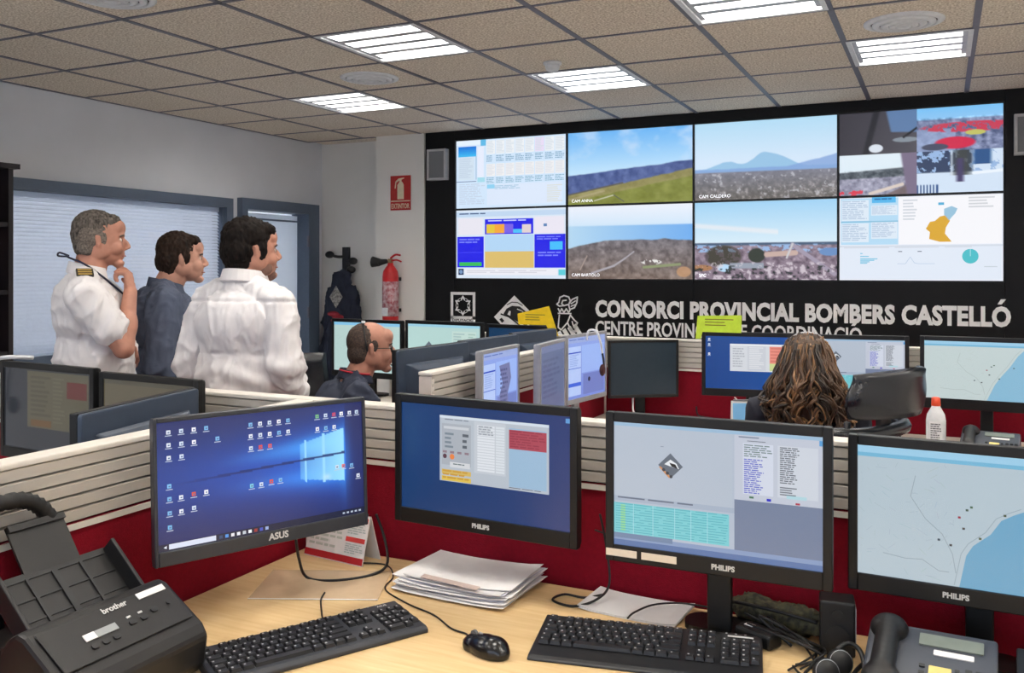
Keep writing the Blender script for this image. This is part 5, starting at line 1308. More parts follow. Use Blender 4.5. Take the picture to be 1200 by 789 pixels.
# ---------------------------------------------------------------- office chairs
m_leather = M('black_leather', (26, 29, 36), .26, vary=.1, vscale=60, bump=.1, bscale=300)
def chair(label, x, y, a, back_top=1.0, back_w=.46, back_z=.66, arms=True, seat_z=.47):
    c = thing('office_chair', label, 'chair', (x, y, 0), a, 'black office chairs')
    blob('seat', [ell((0, 0, seat_z - .045), (.23, .235, .045)), ell((.05, 0, seat_z - .045), (.20, .22, .045)), ell((-.05, 0, seat_z - .05), (.2, .22, .04))], .012, 4, m_leather, c)
    mb = MB(); n = 14; rings = []
    for k in range(9):
        t = k / 8; z = back_z + (back_top - back_z) * t
        wd = back_w * (.86 + .14 * math.sin(PI * min(1, t * 1.2))) / 2
        rec = -.075 - .015 * t
        ring = []
        for i in range(n + 1):
            u = -1 + 2 * i / n; ring.append((-.235 + rec + .075 * u * u, u * wd, z + .012 * (1 - u * u) * (t > .9)))
        for i in range(n, -1, -1):
            u = -1 + 2 * i / n; ring.append((-.235 + rec + .075 * u * u - .035 * (1 - .55 * u * u), u * wd * 1.0, z))
        rings.append(ring)
    mb.loft(rings).build('backrest', m_leather, c)
    mb = MB(); 
    for i in (-1, 1): mb.tube([(-.20 + .0, i * .17, back_z - .02), (-.215, i * .19, back_z - .07), (-.20, i * .15, back_z - .12)], .012)
    mb.tube([(-.15, -.235, back_z - .06), (-.24, -.15, back_z - .06), (-.265, 0, back_z - .06), (-.24, .15, back_z - .06), (-.15, .235, back_z - .06)], .026, 8).build('lower_back_bow', m_leather, c)
    MB().box((-.24, 0, (back_z + seat_z) / 2 - .02), (.02, .07, back_z - seat_z + .12)).build('back_support', m_dark, c)
    MB().cyl((0, 0, .10), (0, 0, seat_z - .07), .028, n=14).build('gas_column', m_steel, c)
    for k in range(5):
        q = 2 * PI * k / 5 + .3; ex, ey = .29 * math.cos(q), .29 * math.sin(q)
        lg = MB().tube([(0, 0, .11), (ex * .5, ey * .5, .10), (ex, ey, .075)], .02, 8).build('base_arm', m_dark, c)
        MB().cyl((ex - .012, ey, .03), (ex + .012, ey, .03), .029, n=14).build('caster', m_dark, c)
    if arms:
        for s in (-1, 1):
            MB().tube([(-.16, s * .25, seat_z + .01), (-.15, s * .28, seat_z + .14), (-.05, s * .28, seat_z + .19), (.10, s * .28, seat_z + .19)], .016, 8).build('armrest', m_dark, c)
    return c
chair('black leather office chair with a curved back behind the woman', -.400, 3.455, math.radians(156), 1.150, .52, 1.0, True, .47)
chair('black office chair under the seated man', -2.385, 3.258, math.radians(42), .88, .44, .60, False)
chair('empty black office chair beside the standing person in the long-sleeved white shirt', -2.62, 3.66, math.radians(10), 1.06, .44, .66, False)
# ---------------------------------------------------------------- people
m_skin = M('skin_warm', (190, 140, 120), .6, vary=.10, vscale=25, bump=.05, bscale=400)
m_skin2 = M('skin_tan', (174, 122, 102), .6, vary=.10, vscale=25, bump=.05, bscale=400)
m_eye = M('eye_white', (196, 184, 174), .25); m_iris = M('eye_dark', (40, 28, 22), .2)
m_lip = M('lip', (168, 96, 86), .5)
m_shirtw = M('white_cotton', (222, 218, 219), .85, vary=.02, vscale=20, bump=.1, bscale=700)
m_shirtb = M('slate_blue_cotton', (76, 84, 104), .85, vary=.06, vscale=200, bump=.1, bscale=700)
m_polo = M('navy_polo', (44, 50, 68), .85, vary=.06, vscale=60, bump=.15, bscale=500)
m_trous = M('dark_trousers', (30, 32, 42), .85, vary=.08)
m_shoe = M('black_shoe', (18, 17, 17), .35)
m_hairg = M('hair_grey', (48, 44, 41), .8, vscale=110, rgb2=(112, 104, 97), spec=.12, stretch=(1, 1, .5))
m_hairgs = M('hair_grey_short', (78, 72, 67), .85, vscale=160, rgb2=(124, 114, 106), spec=.12)
m_hairb = M('hair_dark_brown', (12, 9, 8), .7, vscale=90, rgb2=(30, 23, 20), spec=.12, stretch=(1, 1, .4))
m_hairm = M('hair_brown', (26, 19, 16), .65, vscale=90, rgb2=(56, 42, 34), spec=.12, stretch=(1, 1, .4))
m_hairc = M('hair_curly', (50, 35, 25), .45, vscale=16, rgb2=(96, 68, 46), stretch=(1, 1, .5))
m_brow = M('brow_dark', (50, 40, 36), .8)
def ellb(c, r, B):
    return (SPH_V * np.array(r)) @ np.array(B) + np.array(c)
def head_parts(fat=0.0, chin=1.0):
    f = fat
    p = [ell((-.014, 0, .036), (.098, .077, .088)), ell((.030, 0, .0), (.064, .066, .095)), ell((.036, 0, -.058), (.050 + f, .053 + f, .050)), ell((.075, 0, -.095), (.026 * chin, .028, .022)),
         ell((.078, 0, .026), (.020, .050, .013)), ell((.066, .0, .055), (.034, .056, .040)), cap((.093, 0, .014), (.1115, 0, -.022), .008, .0130), ell((.102, .011, -.031), (.012, .009, .008)), ell((.102, -.011, -.031), (.012, .009, .008)),
         ell((.083, 0, -.046), (.016, .029, .016)), ell((.091, 0, -.058), (.0105, .022, .006)), ell((.089, 0, -.070), (.0105, .020, .007))]
    for s in (-1, 1):
        p += [ell((.056, s * .036, -.032), (.036, .030, .034)), ell((.075, s * .032, .000), (.014, .016, .011)), ell((.0, s * .057, -.040), (.045, .018 + f * .6, .042)),
              ell((-.008, s * .0795, -.002), (.0155, .0065, .028), (0, -12, s * 20)), ell((-.003, s * .077, -.024), (.009, .007, .010)), cap((-.014, s * .077, -.012), (-.018, s * .085, .016), .005)]
    return p
def neck_parts(hp, base, r=.058):
    return [cap(hp, base, r, r * 1.08), cap((hp[0] - .01, hp[1], hp[2] - .02), base, r * .95, r * 1.15)]
def face(parent, m, brow=None, beard=None):
    for s in (-1, 1):
        e = MB().lathe([(.0001, -.0118), (.006, -.010), (.010, -.006), (.0118, 0), (.010, .006), (.006, .010), (.0001, .0118)], 12).build('eye', m_eye, parent); e.matrix_local = m @ T(.0752, s * .032, .002)
        i = MB().lathe([(.0066, 0), (.0062, .0012), (.0001, .0018)], 12).build('iris', m_iris, e); i.matrix_local = T(.0108, 0, 0) @ Matrix.Rotation(PI / 2, 4, 'Y')
        b = MB().tube([(.088, s * .014, .020), (.089, s * .032, .026), (.078, s * .052, .020)], [.0035, .005, .0045, .003], 6).build('eyebrow', brow or m_brow, parent); b.matrix_local = m
    l = MB().tube([(.090, -.020, -.0645), (.102, -.008, -.0640), (.102, .008, -.0640), (.090, .020, -.0645)], .0026, 6).build('mouth', m_lip, parent); l.matrix_local = m
def hand_parts(w, d, n, side, curls=(30, 35, 25), thumb=(.5, .7, .5), k=1.0):
    w = np.array(w, float); d = np.array(Vector(d).normalized()); n = np.array(Vector(n)); n = n - d * n.dot(d); n = n / np.linalg.norm(n)
    s = np.cross(d, n) * side
    P = [ellb(w + d * .045 * k, (.050 * k, .036 * k, .015 * k), (d, s, n)), ellb(w + d * .062 * k + s * .004, (.032 * k, .042 * k, .013 * k), (d, s, n)), cap(w, w + d * .03 * k, .026 * k, .024 * k)]
    Ls = (.043, .026, .021); F = (.95, 1.05, .98, .78)
    for i in range(4):
        b = w + d * (.088 - (.002, 0, .004, .013)[i]) * k + s * (.029 - .0195 * i) * k; a = 0.0
        cs = curls[i] if isinstance(curls[0], (tuple, list)) else curls
        fan = s * (.10 - .07 * i)
        r = .0095 * k
        for q in range(3):
            a += math.radians(cs[q]); v = d * math.cos(a) + n * math.sin(a) + fan * math.cos(a); v = v / np.linalg.norm(v)
            e = b + v * Ls[q] * F[i] * k; P.append(cap(b, e, r, r * .92)); b = e; r *= .92
    tb = w + d * .022 * k + s * .030 * k; v = d * thumb[0] + s * thumb[1] + n * thumb[2]; v = v / np.linalg.norm(v)
    m1 = tb + v * .042 * k; P.append(cap(tb, m1, .0135 * k, .011 * k)); v2 = v + d * .35 - s * .25; v2 = v2 / np.linalg.norm(v2); P.append(cap(m1, m1 + v2 * .030 * k, .0105 * k, .0085 * k))
    return P
def limb(a, b, r0, r1, bulge=0.0):
    a, b = np.array(a, float), np.array(b, float); P = [cap(a, b, r0, r1)]
    if bulge: P.append(ellb(a * .62 + b * .38, (bulge, bulge, np.linalg.norm(b - a) * .34), np.array(Vector(b - a).to_track_quat('Z', 'Y').to_matrix()).T))
    return P
def stand_legs(root, hip_z=.90, w=.10, r=.095, m=None, fat=1.0):
    m = m or m_trous
    blob('trousers', [ell((0, 0, hip_z + .03), (.135 * fat, .175 * fat, .12))] + [p for s in (-1, 1) for p in [cap((0, s * w, hip_z - .02), (.015, s * (w + .01), .50), r, r * .72), cap((.015, s * (w + .01), .50), (-.01, s * (w + .015), .09), r * .74, r * .62)]], .014, 5, m, root, disp=folds(.012, (9, 9, 5), 8))
    for s in (-1, 1):
        blob('shoe', [ell((.09, s * (w + .025), .035), (.10, .046, .034)), ell((0, s * (w + .015), .045), (.06, .042, .045)), ell((.14, s * (w + .03), .03), (.06, .048, .028))], .008, 3, m_shoe, root, post=lambda c: np.stack([c[:, 0], c[:, 1], np.maximum(c[:, 2], .001)], 1))
def sit_legs(root, hip, knee_x, w=.11, r=.085):
    hz = hip[2]
    blob('trousers', [ell((hip[0], 0, hz), (.15, .18, .11))] + [p for s in (-1, 1) for p in [cap((hip[0] + .02, s * .09, hz), (knee_x, s * (w + .02), hz + .01), r, r * .8), cap((knee_x, s * (w + .02), hz + .0), (knee_x - .03, s * (w + .02), .10), r * .76, r * .6)]], .014, 5, m_trous, root, disp=folds(.010, (9, 9, 9), 9))
    for s in (-1, 1):
        blob('shoe', [ell((knee_x + .05, s * (w + .025), .035), (.10, .046, .034)), ell((knee_x - .03, s * (w + .02), .05), (.06, .042, .05))], .008, 3, m_shoe, root, post=lambda c: np.stack([c[:, 0], c[:, 1], np.maximum(c[:, 2], .001)], 1))
def sculpt(mh):
    """eye sockets, lip line and cheek hollows pressed into the face"""
    A = np.array(mh.inverted()); sc = mh.to_scale()[0]
    def f(c, n):
        q = c @ A[:3, :3].T + A[:3, 3]; d = np.zeros(len(c))
        for s in (-1, 1):
            g = lambda p, r: np.exp(-(((q - np.array(p)) / np.array(r)) ** 2).sum(1))
            d -= .0075 * g((.088, s * .030, .006), (.020, .015, .010)); d -= .0015 * g((.075, s * .050, -.060), (.03, .018, .022)); d += .002 * g((.08, s * .042, -.026), (.02, .016, .012))
            d -= .004 * g((-.002, s * .086, -.004), (.009, .01, .016))
        g = lambda p, r: np.exp(-(((q - np.array(p)) / np.array(r)) ** 2).sum(1))
        d -= .005 * g((.09, 0, -.082), (.015, .025, .006)); d -= .004 * g((.10, 0, .014), (.02, .012, .008)); d -= .004 * g((.10, 0, -.0645), (.02, .020, .0028))
        return d * sc
    return f
def hm(pos, yaw=0.0, pitch=0.0, roll=0.0, s=1.0):
    return T(*pos) @ Matrix.Rotation(math.radians(yaw), 4, 'Z') @ Matrix.Rotation(math.radians(pitch), 4, 'Y') @ Matrix.Rotation(math.radians(roll), 4, 'X') @ Matrix.Scale(s, 4)
def hair(name, parts, m, parent, mh, amp=.004, freq=70, vox=.004, seed=0, smooth=2):
    def dsp(c, n):
        return amp * (vnoise(c * freq * np.array([1, 1, .45]), seed) + .6 * vnoise(c * freq * 2.1 * np.array([1, 1, .5]), seed + 1) - .8)
    return blob(name, xf(parts, mh), vox, smooth, m, parent, disp=dsp)
def collar(parent, c, r, m, h=.035, tilt=0.0, open_front=True):
    mb = MB(); n = 22; R0, R1 = [], []
    rings = []
    for (rr, z) in ((r * 1.00, h), (r * 1.06, h + .004), (r * 1.22, -.006), (r * 1.14, -.012)):
        rings.append([(c[0] + rr * math.cos(a) * 1.08, c[1] + rr * math.sin(a), c[2] + z + tilt * math.cos(a)) for a in [math.radians(28 + (360 - 56) * i / (n - 1)) for i in range(n)]])
    for k in range(3):
        for i in range(n - 1): mb.add([rings[k][i], rings[k][i + 1], rings[k + 1][i + 1], rings[k + 1][i]], [(0, 1, 2, 3)], True)
    for i in range(n - 1): mb.add([rings[3][i], rings[3][i + 1], rings[0][i + 1], rings[0][i]], [(0, 1, 2, 3)], True)
    return mb.build('collar', m, parent)

def folds2(a1, s1, a2, s2, seed):
    f1, f2 = folds(a1, s1, seed), folds(a2, s2, seed + 7)
    return lambda c, n: f1(c, n) + f2(c, n)
# --- officer with the hand at his chin
def officer():
    root = thing('person', 'standing person in white short-sleeved uniform shirt holding a hand to the chin', 'person', (-3.135, 2.605, 0), math.radians(50))
    mh = hm((.0, 0, 1.617), 0, 2, 0, .95); hp = np.array((-.02, 0, 1.56))
    shR, elR, wrR = (-.055, -.195, 1.395), (.085, -.205, 1.185), (.112, -.085, 1.405)
    shL, elL, wrL = (-.055, .195, 1.395), (.0, .225, 1.13), (.12, .04, 1.10)
    body = xf(head_parts(.002), mh) + neck_parts((-.025, 0, 1.56), (-.05, 0, 1.43), .060)
    body += [ell((-.045, 0, 1.30), (.10, .15, .17)), ell((-.03, 0, 1.10), (.11, .14, .15))]
    for a, b, c in ((shR, elR, wrR), (shL, elL, wrL)): body += [cap(a, b, .048, .041)] + limb(b, c, .043, .027, .044)
    hR = hand_parts(wrR, (-.10, .30, .95), (-.90, .42, -.10), -1, ((38, 45, 30), (58, 70, 45), (66, 76, 45), (72, 78, 45)), (.80, .30, .75), .95)
    body += hR + hand_parts(wrL, (-.1, -.95, .15), (-.2, .1, 1), 1, (30, 40, 30))
    b = blob('body', body, .0042, 4, m_skin2, root, disp=sculpt(mh))
    face(root, mh, M('brow_grey', (96, 84, 78), .8))
    hair('hair', [ell((-.022, 0, .050), (.096, .079, .084)), ell((-.046, 0, .02), (.072, .079, .088)), ell((.034, 0, .084), (.046, .056, .034)), ell((-.058, 0, -.03), (.048, .064, .05))], m_hairg, root, mh, .005, 130, .004, 3)
    for s in (-1, 1): hair('sideburn', [ell((-.034, s * .0665, .014), (.056, .017, .046)), ell((-.05, s * .058, -.03), (.040, .018, .04)), ell((.016, s * .067, .008), (.010, .008, .034))], m_hairgs, root, mh, .002, 120, .004, 5, 1)
    sh = [ell((-.035, 0, 1.315), (.140, .195, .155)), ell((-.075, 0, 1.36), (.105, .185, .12)), ell((-.015, 0, 1.13), (.158, .185, .18)), ell((-.02, 0, .99), (.15, .18, .10)), cap((-.055, .04, 1.455), (-.055, .17, 1.40), .055, .064), cap((-.055, -.04, 1.455), (-.055, -.17, 1.40), .055, .064)]
    for a, b2 in ((shR, elR), (shL, elL)):
        a, b2 = np.array(a), np.array(b2); e = a + (b2 - a) * .60; sh += [cap(a, e, .072, .070)]
    blob('shirt', sh, .007, 5, m_shirtw, root, disp=folds2(.011, (10, 10, 7), .004, (20, 20, 6), 1))
    collar(root, (-.045, 0, 1.478), .064, m_shirtw, .034, -.016)
    ep = MB().rbox((0, 0, 0), (.062, .048, .008), .004, 2).build('epaulette', M('epaulette_black', (26, 26, 26), .7), root, (-.055, -.158, 1.484), (math.radians(36), math.radians(0), math.radians(8)))
    for k in range(3): MB().box((0, -.014 + k * .014, .0045), (.050, .006, .002)).build('gold_bar', M('gold_braid', (176, 146, 70), .5), ep)
    MB().tube([(-.125, -.01, 1.555), (-.115, -.035, 1.545), (-.06, -.075, 1.520), (0, -.078, 1.475), (.05, -.06, 1.43), (.095, -.04, 1.385), (.10, -.03, 1.36)], .0042, 6).tube([(-.125, -.01, 1.555), (-.115, .035, 1.545), (-.05, .07, 1.51), (.05, .06, 1.43), (.10, .0, 1.365)], .004, 6).build('lanyard', M('lanyard_navy', (24, 24, 50), .7), root)
    MB().tube([(-.115, -.012, 1.552), (-.15, -.014, 1.565), (-.155, .0, 1.552), (-.12, .0, 1.55)], .004, 6).build('lanyard_loop', MATS['lanyard_navy'], root)
    MB().rbox((.105, -.035, 1.345), (.030, .02, .045), .006, 1).build('lanyard_tag', M('tag_grey', (60, 60, 90), .4), root)
    stand_legs(root, .90, .10, .10)
    MB().loft([[(.152 * math.cos(q) - .02, .186 * math.sin(q), z) for q in [2 * PI * k / 24 for k in range(24)]] for z in (.955, .99)]).build('belt', m_shoe, root)
officer()
# --- man in the slate blue shirt
def blue_man():
    root = thing('person', 'standing person in slate blue shirt between the two people in white shirts', 'person', (-3.275, 3.135, 0), math.radians(52))
    mh = hm((.035, 0, 1.545), -2, 0, 0, .98)
    shR, elR, wrR = (-.06, -.205, 1.335), (-.10, -.26, 1.07), (.03, -.22, .86)
    shL, elL, wrL = (-.06, .205, 1.335), (-.08, .26, 1.07), (.06, .20, .88)
    body = xf(head_parts(.006), mh) + neck_parts((.0, 0, 1.48), (-.05, 0, 1.37), .064) + [ell((-.05, 0, 1.24), (.11, .15, .17)), ell((-.03, 0, 1.05), (.11, .14, .15))]
    for a, b, c in ((shR, elR, wrR), (shL, elL, wrL)): body += [cap(a, b, .045, .038), cap(b, c, .038, .026)]
    body += hand_parts(wrR, (.1, .0, -1), (.0, 1, 0), -1, (20, 25, 20)) + hand_parts(wrL, (.1, 0, -1), (0, -1, 0), 1, (20, 25, 20))
    blob('body', body, .0045, 4, m_skin, root, disp=sculpt(mh)); face(root, mh)
    hair('hair', [ell((-.024, 0, .050), (.099, .083, .088)), ell((-.048, 0, .0), (.074, .082, .090)), ell((.042, 0, .084), (.046, .060, .034)), ell((-.055, 0, -.055), (.048, .066, .05)), ell((.010, .068, .02), (.024, .016, .05)), ell((.010, -.068, .02), (.024, .016, .05))], m_hairm, root, mh, .008, 95, .004, 7)
    sh = [ell((-.04, 0, 1.25), (.148, .205, .165)), ell((-.09, 0, 1.29), (.11, .19, .13)), ell((0, 0, 1.06), (.165, .19, .18)), ell((0, 0, .93), (.15, .18, .10)), cap((-.05, .04, 1.40), (-.06, .18, 1.345), .055, .066), cap((-.05, -.04, 1.40), (-.06, -.18, 1.345), .055, .066)]
    for a, b, c in ((shR, elR, wrR), (shL, elL, wrL)):
        c = np.array(b) + (np.array(c) - np.array(b)) * .9; sh += [cap(a, b, .078, .060), cap(b, c, .058, .042)]
    blob('shirt', sh, .008, 5, m_shirtb, root, disp=folds2(.010, (10, 10, 7), .006, (22, 22, 12), 11)); collar(root, (-.035, 0, 1.405), .068, m_shirtb, .034, -.02)
    stand_legs(root, .84, .10, .10)
blue_man()
# --- man in the white long-sleeved shirt seen from behind
def white_man():
    root = thing('person', 'broad standing person in long-sleeved white shirt seen from behind', 'person', (-2.455, 2.712, 0), math.radians(95))
    mh = hm((.015, -.02, 1.568), -34, 0, 0, .97)
    shR, elR, wrR = (-.02, -.175, 1.345), (-.055, -.222, 1.125), (.06, -.18, .985)
    shL, elL, wrL = (-.02, .175, 1.345), (-.055, .222, 1.115), (.06, .18, .985)
    body = xf(head_parts(.008, 1.1), mh) + neck_parts((.0, 0, 1.52), (-.02, 0, 1.40), .068) + [ell((-.01, 0, 1.26), (.12, .17, .17)), ell((.02, 0, 1.06), (.13, .16, .15))]
    for a, b, c in ((shR, elR, wrR), (shL, elL, wrL)): body += [cap(a, b, .05, .042), cap(b, c, .042, .030)]
    body += hand_parts(wrR, (.6, .2, -.7), (.0, 1, 0), -1, (25, 30, 25)) + hand_parts(wrL, (.6, -.2, -.7), (0, -1, 0), 1, (25, 30, 25))
    blob('body', body, .0045, 4, m_skin2, root, disp=sculpt(mh)); face(root, mh)
    hair('hair', [ell((-.024, 0, .052), (.103, .087, .089)), ell((-.050, 0, .005), (.077, .086, .092)), ell((.044, 0, .084), (.048, .062, .036)), ell((-.055, 0, -.050), (.050, .070, .055)), ell((.012, .070, .012), (.026, .016, .055)), ell((.012, -.070, .012), (.026, .016, .055))], m_hairb, root, mh, .011, 85, .004, 9)
    hair('beard', [ell((.066, 0, -.096), (.032, .034, .026)), ell((.03, .052, -.07), (.035, .016, .030)), ell((.03, -.052, -.07), (.035, .016, .030))], M('beard_stubble', (112, 80, 68), .8, vary=.2, vscale=200), root, mh, .002, 120, .004, 10)
    sh = [ell((.01, 0, 1.25), (.160, .195, .165)), ell((-.05, 0, 1.28), (.108, .18, .14)), ell((.05, 0, 1.07), (.190, .200, .20)), ell((-.01, 0, 1.07), (.155, .195, .18)), ell((.02, 0, .94), (.17, .19, .10)), cap((-.02, .04, 1.425), (-.02, .175, 1.365), .058, .062), cap((-.02, -.04, 1.425), (-.02, -.175, 1.365), .058, .062), cap((-.02, 0, 1.40), (-.012, 0, 1.445), .078, .072)]
    for a, b, c in ((shR, elR, wrR), (shL, elL, wrL)):
        c = np.array(b) + (np.array(c) - np.array(b)) * .75; sh += [cap(a, b, .068, .066), cap(b, c, .066, .054)]
    def fd(c, n):
        base = folds2(.011, (9, 9, 5), .005, (20, 20, 4), 21)(c, n)
        yoke = -.006 * np.exp(-((c[:, 2] - 1.375) / .006) ** 2) * (c[:, 0] < 0)
        drag = .006 * np.sin(c[:, 2] * 62 + 5 * vnoise(c * 6, 3) + np.abs(c[:, 1]) * 18) * np.exp(-((c[:, 2] - 1.10) / .09) ** 2)
        return base + yoke + drag
    blob('shirt', sh, .007, 5, m_shirtw, root, disp=fd); collar(root, (-.005, 0, 1.452), .076, m_shirtw, .034, -.012)
    for s, w_, e_ in ((-1, wrR, elR), (1, wrL, elL)):
        d = np.array(w_) - np.array(e_); p0 = np.array(e_) + d * .62; p1 = np.array(e_) + d * .86
        MB().cyl(tuple(p0), tuple(p1), .063, .061, 18).build('rolled_cuff', m_shirtw, root, bevel=.006)
    stand_legs(root, .84, .105, .11, None, 1.15)
white_man()
# --- seated man with headset and glasses
def seated_man():
    root = thing('person', 'seated person in navy polo with glasses and a headset', 'person', (-2.368, 3.272, 0), math.radians(42))
    mh = hm((.100, 0, 1.146), -2, 3, 0, .93)
    shR, elR, wrR = (.02, -.20, .945), (.12, -.245, .72), (.34, -.16, .785)
    shL, elL, wrL = (.02, .20, .945), (.12, .245, .72), (.34, .16, .785)
    body = xf(head_parts(.003), mh) + neck_parts((.07, 0, 1.09), (.02, 0, .98), .058) + [ell((0, 0, .84), (.10, .15, .16)), ell((-.03, 0, .66), (.11, .14, .14))]
    for a, b, c in ((shR, elR, wrR), (shL, elL, wrL)): body += [cap(a, b, .045, .040)] + limb(b, c, .041, .026, .042)
    body += hand_parts(wrR, (1, .2, -.1), (0, .1, -1), 1, (15, 25, 20), (.6, .6, .2)) + hand_parts(wrL, (1, -.2, -.1), (0, -.1, -1), -1, (15, 25, 20), (.6, .6, .2))
    blob('body', body, .0045, 4, m_skin2, root, disp=sculpt(mh)); face(root, mh)
    hair('hair', [ell((-.038, 0, .034), (.086, .081, .086)), ell((-.055, 0, -.025), (.062, .078, .07)), ell((.0, .069, .016), (.024, .010, .032)), ell((.0, -.069, .016), (.024, .010, .032))], M('hair_cropped', (42, 33, 29), .8, vscale=150, rgb2=(84, 66, 56)), root, mh, .003, 110, .004, 13)
    sh = [ell((0, 0, .86), (.140, .20, .15)), ell((-.05, 0, .87), (.11, .19, .13)), ell((0, 0, .68), (.155, .185, .17)), ell((-.01, 0, .56), (.15, .18, .09)), cap((.02, .04, 1.0), (.015, .17, .95), .052, .062), cap((.02, -.04, 1.0), (.015, -.17, .95), .052, .062)]
    for a, b in ((shR, elR), (shL, elL)):
        a, b = np.array(a), np.array(b); sh += [cap(a, a + (b - a) * .8, .072, .066)]
    blob('polo_shirt', sh, .008, 5, m_polo, root, disp=folds(.016, (9, 9, 8), 31)); collar(root, (.030, 0, 1.015), .062, m_polo, .028, -.016)
    MB().tube([(.115 * math.cos(a) * .62 + .03, .115 * math.sin(a) * .62, 1.042 - .012 * math.cos(a)) for a in [math.radians(40 + 280 * k / 12) for k in range(13)]], .004, 6).build('red_collar_edge', M('collar_red', (176, 30, 50), .7), root)
    gl = MB()
    for s in (-1, 1):
        gl.tube([(.092 + .004 * math.cos(a), s * .034 + .021 * math.cos(a), .001 + .016 * math.sin(a)) for a in [2 * PI * k / 14 for k in range(15)]], .002, 6, 1); gl.tube([(.092, s * .055, .004), (.05, s * .074, .006), (-.01, s * .082, .004)], .002, 6)
    gl.tube([(.095, -.013, .004), (.098, 0, .006), (.095, .013, .004)], .002, 6); g = gl.build('glasses', m_cable, root); g.matrix_local = mh
    hb = MB().tube([(-.03, .088, -.01), (-.045, .085, .06), (-.05, .045, .112), (-.05, 0, .125), (-.05, -.045, .112), (-.045, -.085, .06), (-.03, -.088, -.01)], .0045, 6); o = hb.build('headset_band', m_cable, root); o.matrix_local = mh
    o = MB().box((-.05, -.030, .119), (.016, .034, .010)).build('headset_pad', m_white, root); o.matrix_local = mh @ T(0, 0, .006)
    for s in (1,): o = MB().cyl((-.02, s * .084, -.008), (-.02, s * .1, -.008), .026, n=16).build('headset_ear_cup', m_cable, root); o.matrix_local = mh
    o = MB().tube([(-.015, .095, -.02), (.04, .09, -.06), (.105, .05, -.085), (.118, .02, -.083)], .003, 6).build('headset_microphone', m_cable, root); o.matrix_local = mh
    o = MB().lathe([(.004, -.012), (.012, -.006), (.013, .006), (.005, .013)], 12).build('microphone_foam', MATS['maroon_foam'], root); o.matrix_local = mh @ T(.120, .012, -.083)
    sit_legs(root, (-.03, 0, .53), .40)
seated_man()
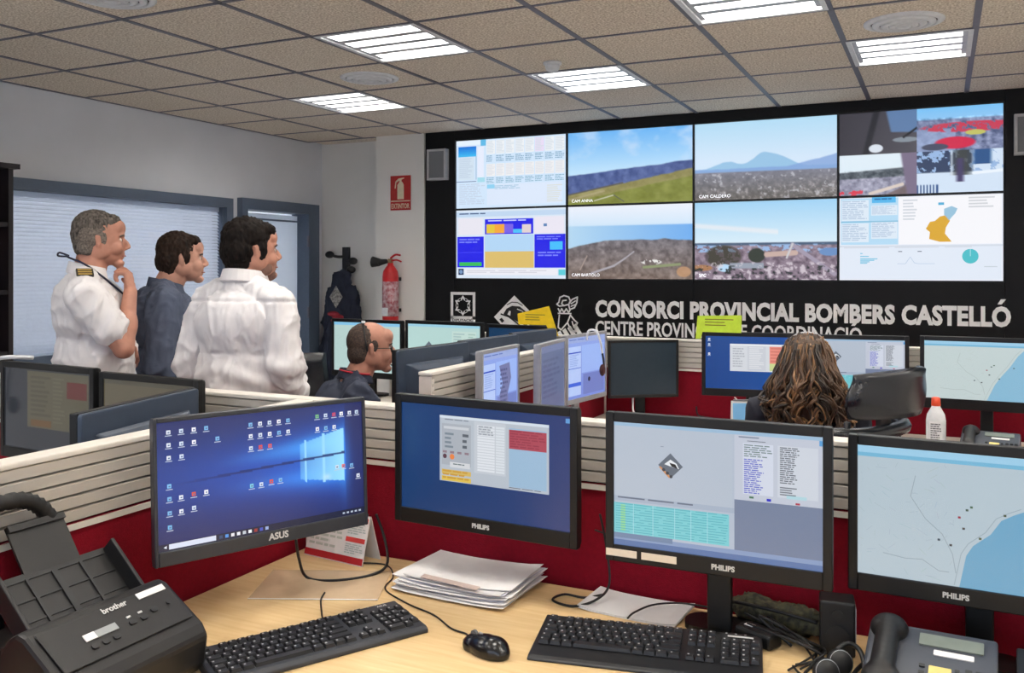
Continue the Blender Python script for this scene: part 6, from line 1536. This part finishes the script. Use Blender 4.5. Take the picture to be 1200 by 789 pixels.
# --- woman with long curly hair, from behind
def curly_woman():
    root = thing('person', 'seated person with long curly brown hair seen from behind', 'person', (-.475, 3.655, 0), math.radians(99))
    mh = hm((.04, 0, 1.125), 4, 4, 0, .93)
    shR, elR, wrR = (.0, -.175, .93), (.10, -.215, .71), (.32, -.15, .775)
    shL, elL, wrL = (.0, .175, .93), (.10, .215, .71), (.32, .15, .775)
    body = xf(head_parts(0), mh) + neck_parts((.02, 0, 1.07), (-.01, 0, .97), .048) + [ell((-.01, 0, .82), (.09, .13, .15)), ell((-.03, 0, .64), (.10, .13, .13))]
    for a, b, c in ((shR, elR, wrR), (shL, elL, wrL)): body += [cap(a, b, .040, .035), cap(b, c, .035, .023)]
    body += hand_parts(wrR, (1, .2, -.1), (0, .1, -1), 1, (15, 25, 20), (.6, .6, .2), .92) + hand_parts(wrL, (1, -.2, -.1), (0, -.1, -1), -1, (15, 25, 20), (.6, .6, .2), .92)
    blob('body', body, .005, 4, m_skin, root, disp=sculpt(mh)); face(root, mh)
    sh = [ell((-.01, 0, .85), (.115, .17, .14)), ell((-.01, 0, .67), (.125, .155, .17)), ell((-.02, 0, .55), (.15, .18, .09)), cap((.0, -.15, .94), (.0, .15, .94), .058)]
    for a, b, c in ((shR, elR, wrR), (shL, elL, wrL)):
        c = np.array(b) + (np.array(c) - np.array(b)) * .85; sh += [cap(a, b, .062, .05), cap(b, c, .048, .036)]
    blob('dark_top', sh, .008, 5, M('dark_navy_top', (26, 28, 42), .85), root, disp=folds(.012, (9, 9, 8), 41))
    core = [ell((-.01, 0, 1.160), (.098, .086, .088)), ell((-.035, 0, 1.08), (.09, .10, .10)), ell((-.055, .0, 1.0), (.075, .115, .10)), ell((-.07, .0, .94), (.05, .11, .08))]
    blob('hair', core, .007, 3, m_hairc, root, disp=lambda c, n: .012 * (vnoise(c * np.array([38, 38, 20]), 5) - .5) + .008 * (vnoise(c * 90, 6) - .5))
    r = random.Random(3); mb = MB()
    for k in range(78):
        az = math.radians(r.uniform(62, 298)); el = math.radians(r.choice((r.uniform(2, 40), r.uniform(30, 85)))); rx, ry, rz = .096, .084, .086
        p0 = Vector((-.005 + rx * math.cos(el) * math.cos(az), ry * math.cos(el) * math.sin(az), 1.162 + rz * math.sin(el)))
        yw = math.sin(az); sw = r.uniform(.8, 1.12); zend = r.uniform(.86, .985) - (.03 if yw < -.2 else 0)
        p1 = Vector((-.035 + .105 * math.cos(az) * sw, .110 * yw * sw, 1.09)); p2 = Vector((-.055 + .098 * math.cos(az) * sw, .138 * yw * sw + r.uniform(-.014, .014), 1.0)); p3 = Vector((-.07 + .075 * math.cos(az), .142 * yw + r.uniform(-.035, .035), zend))
        cr = r.uniform(.009, .018); ph = r.uniform(0, 6.28); turns = r.uniform(2.4, 4.4) * r.choice((-1, 1)); tone = r.choice((0, 0, 0, 1, 2, 2)); N = 34
        for st in range(6):
            ox, oy, oz = r.gauss(0, .006), r.gauss(0, .006), r.gauss(0, .006); dph = r.uniform(-.35, .35); cut = r.uniform(.86, 1.0); pts = []
            for i in range(N + 1):
                t = i / N * cut; u = t * 3; j = min(int(u), 2); f = u - j
                A = [p0, p1, p2, p3]; a0, b0, c0, d0 = A[max(j - 1, 0)], A[j], A[j + 1], A[min(j + 2, 3)]
                q = 0.5 * ((2 * b0) + (c0 - a0) * f + (2 * a0 - 5 * b0 + 4 * c0 - d0) * f * f + (3 * b0 - a0 - 3 * c0 + d0) * f ** 3)
                am = cr * min(1, .1 + t * 1.5); th = ph + dph + turns * 2 * PI * t
                pts.append((q.x + am * math.cos(th) * .7 + ox, q.y + am * math.sin(th) + oy, q.z + oz * .5 + am * .35 * math.cos(th * 2)))
            mb.cur = tone if r.random() < .75 else r.choice((0, 1, 2)); mb.tube(pts, r.uniform(.0024, .0044), 5, 1)
    mb.build('hair_curls', [m_hairc, M('hair_curl_gold', (136, 100, 66), .4, vary=.25, vscale=30), M('hair_curl_dark', (40, 28, 21), .42, vary=.25, vscale=30)], root)
    o = MB().tube([(-.02, .100, .01), (-.03, .094, .07), (-.035, .05, .118), (-.035, 0, .132), (-.035, -.05, .118), (-.03, -.094, .07), (-.02, -.100, .01)], .004, 6).build('headset_band', m_louvre, root); o.matrix_local = mh
    sit_legs(root, (-.04, 0, .53), .38, .09, .075)
curly_woman()
